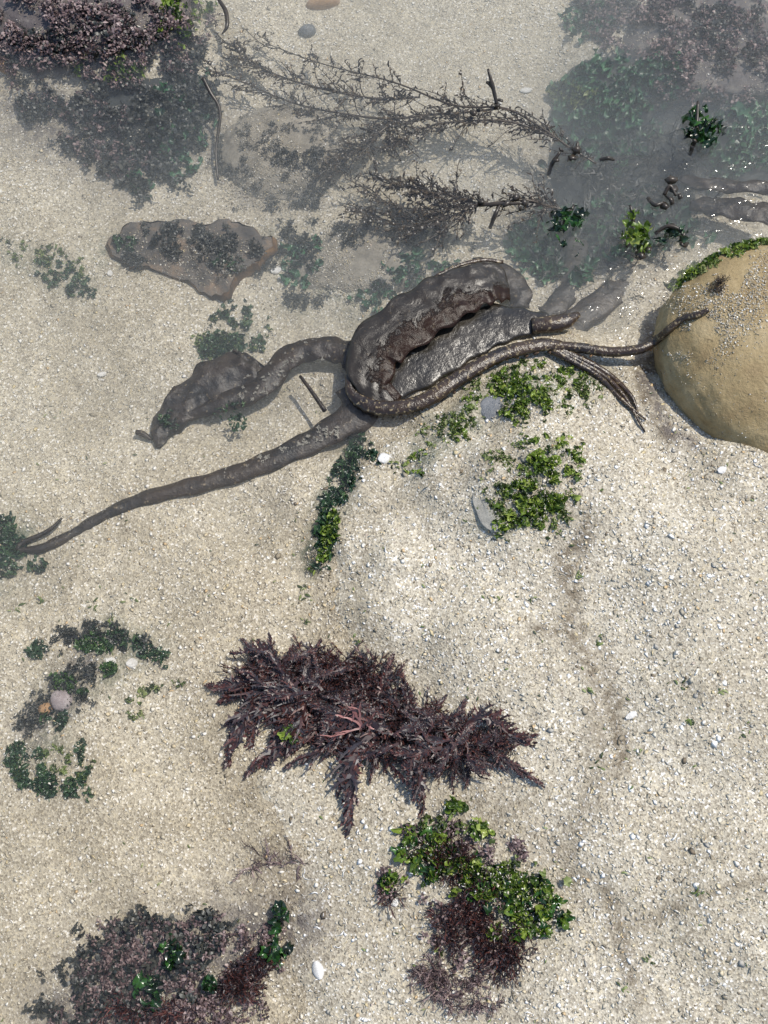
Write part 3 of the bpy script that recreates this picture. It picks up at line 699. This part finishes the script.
# ---------------------------------------------------------------- kelp
def W(lst): return [P(a, b, z) for a, b, z in lst]
kb = P(385, 400, -.02)
kp = thing('kelp', 'wet dark brown kelp folded at the water surface, its stem trailing to the boulder', 'kelp', kb)
mb = MB(); ribbon(mb, spline(W([(398,402,.004),(376,388,.008),(374,352,.014),(408,322,.018),(442,300,.020),(472,286,.019),(492,282,.014),(507,284,.002)]), 60),
                  [.012,.026,.040,.042,.041,.036,.034,.028], 17, .0035, .002, .0018, .0036, 9); o = mb.build('blade', M['kelp'], kp); o.data.attributes.new('across', 'FLOAT', 'POINT').data.foreach_set('value', mb.q)
mb = MB(); ribbon(mb, spline(W([(365,390,-.006),(392,378,.000),(425,356,.003),(460,336,.004),(498,324,.006),(528,322,.008),(548,322,.010)]), 50),
                  [.014,.036,.046,.044,.033,.020,.014], 11, .002, .003, .001, .0016, 6); mb.build('blade', M['film'], kp, label='thin blue-grey wet blade with pale patches')
mb = MB(); tube(mb, spline(W([(532,326,.010),(550,324,.013),(566,321,.014),(579,314,.013)]), 16), [.012,.013,.012,.004], 12, .7, .08); mb.build('blade_tip', M['kelpstem'], kp)
mb = MB(); tube(mb, spline(W([(503,262,.0),(482,260,.008),(452,268,.012),(418,288,.010),(384,314,.006),(358,336,.003),(350,352,.002),(350,372,.004),(352,392,.002),(368,405,.004),(392,408,.008),(425,400,.012),(462,376,.016),(500,355,.019),(540,345,.021),(562,346,.021)]), 110),
                [.003,.003,.003,.003,.003,.0035,.004,.006,.0085,.0115,.011,.0115,.0118,.011,.010,.0085], 12, .6, .16); mb.build('stem', M['kelpstem'], kp)
mb = MB(); tube(mb, spline(W([(545,345,.0195),(580,348,.022),(610,352,.024),(640,349,.030),(655,341,.034)]) + [bsurf(a, b, .004) for a, b in ((670,330),(684,320),(697,316),(709,311))], 60),
                [.0070,.0078,.0075,.007,.006,.005,.005,.003], 10, .9, .12); mb.build('branch', M['kelpstem'], kp)
for dx, e in ((0, (645,432)), (7, (638,412)), (-6, (646,420))):
    mb = MB(); tube(mb, [G(a, b, d) for a, b, d in []] or spline([P(556 + dx * .5, 350, .018)] + [G(580 + dx, 362, .010), G(604 + dx, 376, .008), G(624 + dx, 396, .006), G(e[0], e[1], .003)], 30),
                    [.007,.0055,.0045,.0035,.0012], 8, .8, .12); mb.build('tendril', M['kelpstem'], kp)
mb = MB(); 
for a, b, z, s in [(500,345,.0,1),(470,372,0,1),(440,392,0,1)]: pass
# barnacle-like pale buds along the lower edge of the stem
for i in range(26):
    t = i / 25; cpt = spline(W([(400,414,.004),(430,406,.006),(464,383,.010),(502,362,.014),(545,353,.018),(600,356,.020),(650,350,.030)]), 26)[i]
    put(mb, 'nub', cpt + rs.randn(3) * .001, (.0022 + .0018 * rs.rand()))
mb.build('pale_buds', M['orangerim'], kp)

lk = thing('kelp', 'long dark kelp strap under water, tapering left to a thin curled tip', 'kelp', P(340, 425, -.03))
mb = MB(); ribbon(mb, spline(W([(352,385,-.014),(362,408,-.014),(335,428,-.016),(300,447,-.016),(255,467,-.018),(205,483,-.020),(155,495,-.022),(115,510,-.026),(75,532,-.030),(42,548,-.030),(18,550,-.030)]), 90),
                  [.026,.028,.021,.0170,.0145,.0128,.0112,.009,.0078,.007,.004], 9, .005, .006, .0008, .0025, 9); mb.build('blade', M['kelpdeep'], lk)
mb = MB(); tube(mb, spline(W([(18,550,-.030),(22,543,-.028),(40,535,-.026),(52,528,-.024),(62,518,-.022)]), 20), [.0045,.004,.0035,.003,.0015], 8); mb.build('tendril', M['kelpdeep'], lk)
mb = MB()
pth = spline([(330,432),(300,446),(255,465),(205,481),(155,493),(115,507),(75,530),(45,545)], 17)
for i, (a, b) in enumerate(pth):
    s = (.011 - .0085 * i / 16) * (1 if i % 4 else 1.4)
    for _ in range(9 if i < 5 else 3): put(mb, 'crumb', P(a + rs.randn() * (5 - .3 * i), b - 1 + rs.randn() * 2, -.0095 - .018 * (i / 16)), s * .42, el=0, ro=0)
mb.build('pale_patches', M['palestone'], lk)

bk = thing('kelp', 'broad dark submerged kelp blade angled down left, joined by an arched strap', 'kelp', P(200, 400, -.03))
mb = MB(); ribbon(mb, spline(W([(158,448,-.034),(165,425,-.032),(190,400,-.028),(215,382,-.026),(245,365,-.024),(252,358,-.024)]), 40),
                  [.004,.022,.030,.036,.030,.028], 13, .006, .005, .006, .008, 4); mb.build('blade', M['kelpdeep'], bk)
mb = MB(); ribbon(mb, spline(W([(186,416,-.030),(225,402,-.024),(262,386,-.022),(285,360,-.020),(312,349,-.018),(340,350,-.016),(356,356,-.010),(362,372,-.010)]), 60),
                  [.008,.015,.019,.019,.018,.020,.025,.024], 9, .006, .005, .003, .004, 6); mb.build('strap', M['kelpdeep'], bk)
mb = MB()
for a, b in spline([(245,396),(268,382),(285,364),(305,350),(335,350)], 12):
    for _ in range(7): put(mb, 'crumb', P(a + rs.randn() * 6, b + rs.randn() * 6, -.0145), .002 + .003 * rs.rand(), el=0, ro=0)
mb.build('pale_patches', M['palestone'], bk)
mb = MB(); scatter(mb, 'lettuce', [(168,418,8,14,-40), (228,412,14,10,0), (240,424,10,8,0)], 60, (3, 7), (0, .002), lambda a, b, h: P(a, b, -.020 + h)); mb.build('green_film', M['deepgreen'], bk)
tw = MB(); tube(tw, spline(W([(300,376,-.006),(312,392,-.004),(325,411,-.003)]), 10), [.0022,.003,.0035], 6)
tag(tw.build('twig', M['kelpdeep'], loc=P(312, 392, -.004)), 'short straight dark twig under water between the two submerged kelp straps', 'twig')
tw = MB(); tube(tw, spline(W([(136,432,-.034),(143,434,-.034),(152,440,-.034)]), 8), [.004,.005,.002], 6)
tag(tw.build('kelp_scrap', M['kelpdeep'], loc=P(140, 433, -.034)), 'tiny dark scrap at the lower left tip of the submerged kelp blade', 'seaweed scrap')
for lab, path, wd in [('dim kelp strap sunk under water, slanting from the dark hollow to the kelp stem', [(650,262,-.05),(625,285,-.045),(598,305,-.04),(575,322,-.035),(560,330,-.03)], [.014,.020,.022,.022,.016]),
                      ('short dim kelp strap curving down out of the dark hollow, above the kelp tip', [(578,240,-.08),(574,275,-.06),(562,300,-.05),(545,315,-.045)], [.014,.020,.018,.014]),
                      ('sunken kelp blade edge curving behind the folded kelp', [(470,268,-.03),(500,275,-.03),(518,290,-.03),(520,308,-.03)], [.018,.022,.020,.014]),
                      ('upper of the two dim kelp straps reaching the right edge above the boulder', [(775,188,-.025),(740,186,-.03),(705,184,-.04),(680,178,-.05)], [.012,.012,.012,.008]),
                      ('lower of the two dim kelp straps reaching the right edge above the boulder', [(775,216,-.02),(745,210,-.025),(715,206,-.035),(690,204,-.045)], [.018,.020,.018,.010])]:
    mb = MB(); ribbon(mb, spline(W(path), 30), wd, 9, .005, .004, .003, .004, 3)
    tag(mb.build('kelp_strap', M['kelpdeep'], loc=P(*path[0])), lab, 'kelp', 'dim kelp straps under the water')

# ---------------------------------------------------------------- wireweed branches
def wireweed(label, stems, nside, leafpx, emerg):
    t = thing('wireweed', label, 'seaweed', P(*stems[0][0]), 'feathery wireweed branches')
    for st_ in stems:
        mb = MB(); lf = MB(); fl = MB()
        pts = spline(W(st_), 60); uu = np.linspace(0, 1, 60); pts[:, 1] += .006 * np.sin(uu * 14 + rs.rand() * 6) * uu; pts[:, 2] += .003 * np.sin(uu * 11 + rs.rand() * 6); L = np.linalg.norm(np.diff(pts, axis=0), axis=1).sum()
        tube(mb, pts, [.0016, .0020, .0015, .0007], 6)
        ph_ = rs.rand() * 50
        for i in range(1, 59):
            dens = float(vnoise(np.array(i * .33 + ph_), np.array(3.3))) + .5
            if rs.rand() > nside * L * 1.6: 
                pass
            tg = pts[i + 1 if i < 59 else i] - pts[i - 1]; base = math.atan2(tg[1], tg[0])
            u = i / 59
            for sg in (-1, 1):
                if rs.rand() < .85 - .75 * dens: continue
                ll = (.012 + .03 * dens + .045 * rs.rand() ** 3) * (1.15 - .6 * u) ; a = base + sg * R(28 + 22 * rs.rand())
                s = np.linspace(0, 1, 7)[:, None]; dr = np.array([math.cos(a), math.sin(a), .12 * rs.randn()]); bend = np.array([-math.sin(a), math.cos(a), 0]) * -sg * (.15 + .55 * rs.randn())
                bp2 = pts[i] + s * dr * ll + s * s * bend * ll
                tube(mb, bp2, [.0011, .0005], 4)
                for q in bp2[1:]:
                    for _ in range(2):
                        if rs.rand() < .75:
                            put(lf, 'blade', q, (leafpx * (.6 + .8 * rs.rand())) * MM, az=a + rs.randn() * .7, el=rs.randn() * .3)
                    if rs.rand() < .18: put(fl, 'nub', q + rs.randn(3) * .001, .0016 + .0008 * rs.rand())
            if rs.rand() < .8: put(lf, 'blade', pts[i], leafpx * 1.2 * MM, az=base + rs.randn() * .8)
        b = mb.build('stem', M['brownweed'], t); lf.build('leaves', M['brownweed'], t)
        if fl.n: fl.build('air_bladder_cluster', M['brownweed'], t)
    return t
wireweed('long feathery brown weed branch floating across the top, forking towards the top left', [
    [(596,164,-.03),(572,150,-.024),(540,127,-.014),(505,108,-.006),(455,104,-.014),(400,86,-.024),(330,68,-.034),(262,38,-.04)],
    [(500,108,-.008),(440,113,-.02),(385,121,-.03),(320,107,-.036),(265,94,-.036),(208,68,-.024)],
    [(420,96,-.022),(362,98,-.028),(300,82,-.034),(255,66,-.036),(232,44,-.034)],
    [(400,110,-.024),(376,138,-.032),(352,150,-.038),(330,168,-.044)],
    [(560,138,-.02),(520,125,-.016),(470,120,-.016),(420,130,-.02),(385,150,-.028)]], 12, 5.5, [])
wireweed('shorter feathery brown weed branch floating above the folded kelp, left of the green fronds', [
    [(562,209,-.02),(548,205,-.012),(525,200,-.004),(480,207,-.008),(430,207,-.020),(385,201,-.028),(345,182,-.034)],
    [(490,205,-.006),(450,196,-.012),(410,188,-.016),(375,176,-.02)],
    [(470,208,-.010),(430,222,-.018),(395,224,-.024),(355,208,-.028)]], 12, 5.5, [])
# curling rim strand by the round rock
mb = MB(); tube(mb, spline(W([(203,78,.001),(210,92,-.006),(220,112,-.02),(216,150,-.04),(218,180,-.05)]), 30), [.0035,.003,.003,.002,.002], 7, 1, .2)
tag(mb.build('seaweed_strand', M['brownweed'], loc=P(210, 92, -.006)), 'thin dark stem curving down the left side of the round rock', 'seaweed')
mb = MB(); tube(mb, spline(W([(219,0,-.01),(226,12,-.012),(227,26,-.014),(222,34,-.018)]), 14), [.003,.004,.0035,.001], 7)
tag(mb.build('seaweed_strand', M['brownweed'], loc=P(222, 12, -.01)), 'short dark curved stem under water by the top edge', 'seaweed')
# emergent twigs and pods
def podweed(label, px, py, stems, pods, leaves, lmat='brownweed'):
    t = thing('weed_sprig', label, 'seaweed', P(px, py, -.01), 'weed sprigs poking out of the water')
    if stems:
        for s_ in stems: mb = MB(); tube(mb, spline(W(s_), 12), [.003, .0035, .002], 6, 1, .25); mb.build('stem', M['brownweed'], t)
    if pods:
        for a, b, z, s in pods: mb = MB(); put(mb, 'nub', P(a, b, z), s * MM); mb.build('pod', M['brownweed'], t)
    if leaves:
        mb = MB()
        for a, b, n, spr, sz in leaves:
            for _ in range(n): put(mb, rs.choice(['lettuce', 'blade']), P(a + rs.randn() * spr, b + rs.randn() * spr * .8, -.006 + .018 * rs.rand()), sz * MM * (.4 + .7 * rs.rand()), el=rs.randn() * .7)
        mb.build('leaves', M[lmat], t)
    return t
podweed('dark stubby twig standing up out of the floating weed branch', 492, 90, [[(497,106,-.004),(494,92,.010),(491,80,.022),(488,69,.03)], [(494,90,.012),(490,84,.016),(486,82,.018)]], [(497,106,.002,5),(500,100,.0,4),(480,110,0,4),(474,113,0,5)], [])
podweed('small dark knobbly sprig at the tip of the lower floating branch', 515, 203, [[(478,205,-.004),(500,204,.003),(524,203,.006)], [(490,228,-.02),(495,215,0),(500,205,.003)]], [(506,203,.006,5),(516,198,.008,5),(524,202,.006,5),(482,202,.003,4),(520,208,.004,4)], [])
podweed('brown sprig with orange tints in the dark water right of the floating branch tip', 556, 160, [[(548,175,-.02),(553,162,0),(560,152,.01)], [(570,160,-.01),(576,150,.006),(578,142,.012)], [(600,160,-.004),(608,158,.002),(614,160,-.004)]], [(556,160,.004,5),(577,150,.008,6),(572,158,.002,5),(561,150,.008,4)], [])
podweed('green leafy sprig breaking the surface at the upper right', 700, 128, [[(690,155,-.02),(695,140,0),(697,120,.01),(698,101,.02)]], [(692,148,.002,4),(694,140,.004,4)], [(700,130,26,9,10),(685,130,10,6,9),(716,128,12,5,8),(696,115,10,4,7),(706,140,10,5,8)], 'darkgreen')
podweed('dark green curled leaves at the surface, left one above the kelp tip', 570, 218, [[(560,230,-.02),(566,220,0),(574,205,.006)]], [], [(572,212,12,6,8),(558,222,14,7,9),(582,220,10,5,8),(575,238,8,8,6),(570,245,5,5,6)], 'darkgreen')
podweed('bright green ruffled tuft at the surface, middle of the dark hollow', 638, 236, [[(632,230,-.01),(633,218,.002),(630,205,.008)]], [(628,244,0,5),(648,250,.0,5),(640,255,.0,6)], [(637,235,30,6,8),(640,245,14,6,7),(632,215,10,3,6),(630,222,8,4,6)], 'green')
podweed('dark drooping sprig at the surface nearest the boulder', 672, 236, [[(655,234,-.004),(668,226,.006),(682,232,.006),(684,246,.0)]], [(683,244,.002,6),(684,236,.004,6),(674,226,.005,5)], [(668,232,12,7,8),(682,236,8,4,7)], 'deepgreen')
podweed('brown podded sprig above the bright green tuft in the dark hollow', 672, 190, [[(648,198,-.006),(655,205,.003),(664,202,.004)], [(664,195,.002),(670,186,.01),(676,196,.006)]], [(672,180,.006,6),(674,190,.006,6),(670,200,.003,6),(664,206,.002,5),(680,196,.003,5)], [])

# ---------------------------------------------------------------- weed tufts on the sand
def tuft(name, label, px, py, layers, group=None, cat='seaweed', surf=None):
    t = thing(name, label, cat, G(px, py), group)
    for part, kind, mt, ells, n, size, dz, clump in layers:
        mb = MB(); scatter(mb, kind, ells, int(n * (1.7 if kind == 'lettuce' else 1)), size, (dz[0], dz[1] * .7), surf, clump + .25, None, .13)
        if surf is None and kind == 'lettuce':
            q = region(ells, int(n * 1.6), .5, .2, .08); pts = np.array([G(a, b, rs.rand() * dz[1]) for a, b in q]); g = grit('sand_specks', .0007 + .0014 * rs.rand(len(q)) ** 2, M['grain'], .5, pts)
            g.parent = t; g.location = -Vector(t.location); g['kind'] = 'stuff'
        if mb.n: mb.build(part, M[mt], t)
    return t
GG = 'green weed tufts on the sand mound'
tuft('green_weed', 'bright green weed tuft on the sand under the kelp stem', 530, 390, [
    ('leaves', 'lettuce', 'green', [(535,392,38,20,-10), (555,375,28,12,0), (505,385,22,14,-20), (520,410,30,10,-10)], 230, (4, 8), (0, .007), .35),
    ('olive_leaves', 'lettuce', 'olive', [(500,380,46,14,-20), (540,395,50,28,-10), (590,385,24,10,10), (460,425,24,14,-20)], 520, (2.5, 5.5), (0, .002), .25)], GG)
tuft('green_weed', 'taller green weed tuft in the middle of the sand mound', 540, 480, [
    ('leaves', 'lettuce', 'green', [(545,475,30,36,15), (530,500,26,26,0), (555,455,26,16,0), (500,530,10,8,0)], 330, (3.5, 8), (0, .009), .3),
    ('olive_leaves', 'lettuce', 'olive', [(535,485,46,50,20), (500,455,20,8,0), (500,510,22,22,0)], 460, (2.5, 5.5), (0, .003), .3)], GG)
tuft('green_weed', 'thin green weed scraps along the waterline left of the blue-grey stone', 430, 445, [
    ('leaves', 'lettuce', 'green', [(457,432,14,12,0), (420,455,12,5,-20), (415,475,10,4,0), (470,400,12,6,-30)], 46, (3, 6), (0, .004), 0),
    ('olive_leaves', 'lettuce', 'olive', [(440,430,24,16,-20), (405,465,14,8,-20), (470,415,14,10,0)], 50, (3, 6), (0, .004), 0)], GG)
tuft('green_weed', 'dark green weed fringe down the left waterline of the mound', 325, 540, [
    ('leaves', 'lettuce', 'deepgreen', [(344,478,12,38,20), (324,540,11,30,10), (358,456,18,18,20)], 300, (3, 9), (0, .004), .1),
    ('bright_leaves', 'lettuce', 'green', [(328,535,8,14,30), (320,555,8,8,0), (335,515,6,8,0), (310,570,5,5,0)], 50, (4, 8), (.002, .008), 0)], GG)
GL = 'green weed patches on the pool floor'
tuft('green_weed', 'green weed patch under water above the submerged kelp blade', 235, 335, [
    ('leaves', 'lettuce', 'deepgreen', [(248,320,17,14,0), (215,350,18,12,-30), (235,335,34,26,-20)], 150, (4, 9), (0, .006), .15),
    ('olive_leaves', 'lettuce', 'olive', [(225,340,30,26,-30), (265,335,12,16,0)], 90, (3, 7), (0, .005), .2)], GL)
tuft('green_weed', 'sparse green weed patch at the left edge, left of the flat stone', 60, 278, [
    ('leaves', 'lettuce', 'deepgreen', [(82,290,16,8,10), (60,275,26,12,20), (8,242,8,5,0)], 80, (3, 7), (0, .005), .1),
    ('olive_leaves', 'lettuce', 'olive', [(45,262,40,20,20)], 60, (3, 6), (0, .004), .2)], GL)
tuft('green_weed', 'blue-green weed patch cut by the left edge at the kelp strap tip', 12, 548, [
    ('leaves', 'lettuce', 'deepgreen', [(4,548,22,26,0), (34,564,12,7,0), (4,530,10,14,0)], 110, (5, 10), (0, .006), 0)], GL)
tuft('green_weed', 'arching dark weed patch with green leaves at the left edge', 70, 680, [
    ('dark_turf', 'crumb', 'darkturf', [(85,632,26,9,-12), (125,640,36,9,25), (75,680,22,28,10), (40,715,26,18,-35), (60,635,10,12,0)], 330, (5, 10), (0, .006), 0),
    ('leaves', 'lettuce', 'deepgreen', [(130,645,40,10,25), (150,656,18,8,10), (38,650,10,9,0), (55,720,14,12,0), (50,785,36,10,15), (20,755,14,14,30)], 220, (4, 9), (0, .007), .1),
    ('bright_leaves', 'lettuce', 'dimgreen', [(95,645,18,9,0), (70,684,16,10,20), (108,670,8,8,0)], 80, (4, 8), (.002, .008), 0)], GL)
tuft('green_weed', 'loose green shreds below the arching weed patch at the left', 55, 770, [
    ('leaves', 'lettuce', 'deepgreen', [(45,780,34,9,20), (25,760,20,16,0), (80,748,5,14,0), (85,775,10,8,0)], 130, (3, 7), (0, .004), .2),
    ('olive_leaves', 'lettuce', 'olive', [(50,770,40,24,10)], 60, (3, 6), (0, .004), .3)], GL)
tuft('green_weed', 'faint green shreds right of the arching weed patch', 155, 690, [
    ('leaves', 'lettuce', 'olive', [(150,690,14,6,-20), (176,684,8,4,0), (135,710,8,10,0)], 26, (3, 6), (0, .004), 0)], GL)
tuft('brown_weed', 'small faded brown weed scrap on sand above the bottom left rock', 275, 863, [
    ('fronds', 'fern2', 'coral', [(260,862,12,8,0), (290,860,14,8,0)], 30, (14, 24), (0, .004), 0)], None)

# lower green and purple tuft
tuft('mixed_weed', 'clump of bright green and dark purple weed on the sand, below the red weed', 475, 890, [
    ('coralline_turf', 'crumb', 'coral', [(455,850,42,26,30), (470,930,40,36,30), (390,885,16,14,0), (520,850,12,8,0)], 330, (6, 12), (0, .010), .2),
    ('purple_fronds', 'twig', 'red', [(500,950,30,26,20), (465,915,26,34,20), (440,860,34,26,20), (392,893,14,12,0)], 230, (7, 14), (0, .010), .3),
    ('leaves', 'lettuce', 'green', [(430,855,28,24,30), (475,880,40,18,5), (525,905,38,30,30), (450,806,18,8,0), (478,830,18,10,20), (393,884,10,8,0), (500,930,14,14,0)], 400, (4, 10), (.004, .018), .3),
    ('dark_leaves', 'lettuce', 'darkgreen', [(430,855,30,26,30), (475,880,42,20,5), (525,905,40,32,30), (393,884,12,10,0)], 330, (4, 10), (.002, .016), .22),
    ('olive_leaves', 'lettuce', 'olive', [(450,840,40,26,20), (520,890,45,36,30), (440,948,8,6,0)], 120, (4, 8), (.002, .016), .2)])
tuft('mixed_weed', 'faint sunken shreds of purple weed just under the green and purple clump', 450, 1000, [
    ('fronds', 'twig', 'coral', [(455,985,28,14,10), (475,1008,22,10,0), (430,975,20,12,0)], 60, (8, 14), (-.002, .003), 0)])

# central red seaweed: separate fronds
rt = thing('red_seaweed', 'large clump of dark purple-red feathery seaweed spread on the sand', 'seaweed', G(360, 720))
mb = MB(); scatter(mb, 'fern2', [(290,690,46,32,15), (350,715,66,38,15), (430,742,50,27,10), (340,680,48,24,10), (482,742,30,13,5)], 560, (16, 32), (0, .012), None, 0, None); scatter(mb, 'twig', [(290,690,48,33,15), (350,712,68,38,15), (430,742,50,26,10), (340,680,50,26,10), (480,743,36,14,5)], 420, (9, 16), (0, .009)); mb.build('tangled_base', M['red'], rt)
tips = [(238,640),(262,636),(300,640),(330,645),(362,655),(385,650),(412,668),(440,690),(470,705),(500,712),(535,728),(548,782),(520,765),(500,778),(470,790),(410,820),(395,790),(372,785),(326,826),(340,800),
        (300,782),(268,790),(215,762),(232,745),(252,752),(208,700),(222,690),(214,715),(236,668),(248,655),(318,638),(225,730),(540,740),(510,742),(430,795),(288,765)]
sp = spline([(272,672),(300,690),(350,712),(400,732),(450,745),(490,748)], 60)
meshes = []
for q in range(10):
    v, F = t_fern(19, True); me = bpy.data.meshes.new('frond'); me.from_pydata(v.tolist(), [], F); me.materials.append(M['red']); me.update(); meshes.append(me)
def frond(a, tip, z0, wide=1.0, me=None):
    p0 = G(a[0], a[1], z0); p1 = G(tip[0], tip[1], .003 if z0 < .02 else z0 * .7); d = p1 - p0; L = np.linalg.norm(d)
    o = bpy.data.objects.new('frond', me or meshes[rs.randint(len(meshes))]); COL.objects.link(o); o.parent = rt
    o.location = Vector(p0) - Vector(rt.location); q = Vector(d).to_track_quat('X', 'Z')
    o.rotation_mode = 'QUATERNION'; o.rotation_quaternion = q @ Matrix.Rotation(rs.randn() * .25, 4, 'X').to_quaternion()
    o.scale = (L, max(L, .05) * wide * (.8 + .5 * rs.rand()), max(L, .05) * 1.1); return o
for tp in tips:
    a = sp[np.argmin(np.hypot(sp[:, 0] - tp[0], sp[:, 1] - tp[1]))] * .8 + sp[rs.randint(60)] * .2
    frond(a, tp, .008 + .012 * rs.rand(), .8)
for _ in range(50):
    a = sp[rs.randint(60)] + rs.randn(2) * 9; an = rs.rand() * 2 * PI; L = 28 + 26 * rs.rand()
    frond(a, (a[0] + L * 1.25 * math.cos(an), a[1] + L * .8 * math.sin(an)), .018 + .016 * rs.rand(), .95)
v, F = t_twig(); v = v * .62; pm = bpy.data.meshes.new('pink_frond'); pm.from_pydata(v.tolist(), [], F); pm.materials.append(M['pinkfrond']); pm.update()
o = frond((362,728), (352,702), .04, 1.2, pm); o.name = 'pink_frond'; o['label'] = 'pale pink bare branchlet near the middle'
mb = MB(); scatter(mb, 'lettuce', [(288,733,8,9,0)], 16, (4, 8), (.02, .034)); tag(mb.build('green_scrap', M['green'], loc=G(288, 733)), 'scrap of bright green weed caught in the red seaweed clump', 'seaweed scrap')

# weed fringe on the boulder
def bs(a, b, h): return bsurf(a, b, h)
tuft('green_weed', 'thin bright green weed fringe along the upper edge of the boulder', 715, 262, [
    ('leaves', 'lettuce', 'green', [(692,272,18,5,-38), (715,260,18,4,-20), (745,248,24,4,-20), (675,285,8,5,-40)], 150, (3, 8), (0, .004), 0),
    ('olive_leaves', 'lettuce', 'olive', [(710,264,44,6,-27), (755,245,20,4,-15)], 120, (3, 6), (0, .003), 0)], None, 'seaweed', bs)
mb = MB(); scatter(mb, 'twig', [(718,286,9,6,-30)], 22, (4, 7), (0, .003), bs); tag(mb.build('brown_scrap', M['kelpstem'], loc=bsurf(718, 286, 0)), 'small reddish brown scrap on the boulder above the stem tip', 'seaweed scrap')
# tiny scraps everywhere
mb = MB()
for q in [(720,690),(682,685),(635,750),(745,735),(305,600),(310,620),(300,590),(130,600),(40,602),(95,605),(690,720),(500,600),(600,640),(650,960),(530,600),(360,640),(110,620),(15,610),(580,575),(590,690),(600,765),(625,990),(700,890),(445,375)]:
    for _ in range(5): put(mb, 'blade', G(q[0] + rs.randn() * 4, q[1] + rs.randn() * 2.5, .001), (3 + 4 * rs.rand()) * MM, el=0)
for _ in range(260):
    q = (rs.rand() * 768, 350 + rs.rand() * 674); put(mb, 'blade', G(q[0], q[1], .0012), (1.5 + 3.5 * rs.rand()) * MM, el=0)
tag(mb.build('weed_crumbs', M['olive']), 'tiny olive weed crumbs scattered over the sand', 'seaweed crumbs', kind='stuff')
for o in list(bpy.data.objects):
    if '_b' in o.keys(): del o['_b']
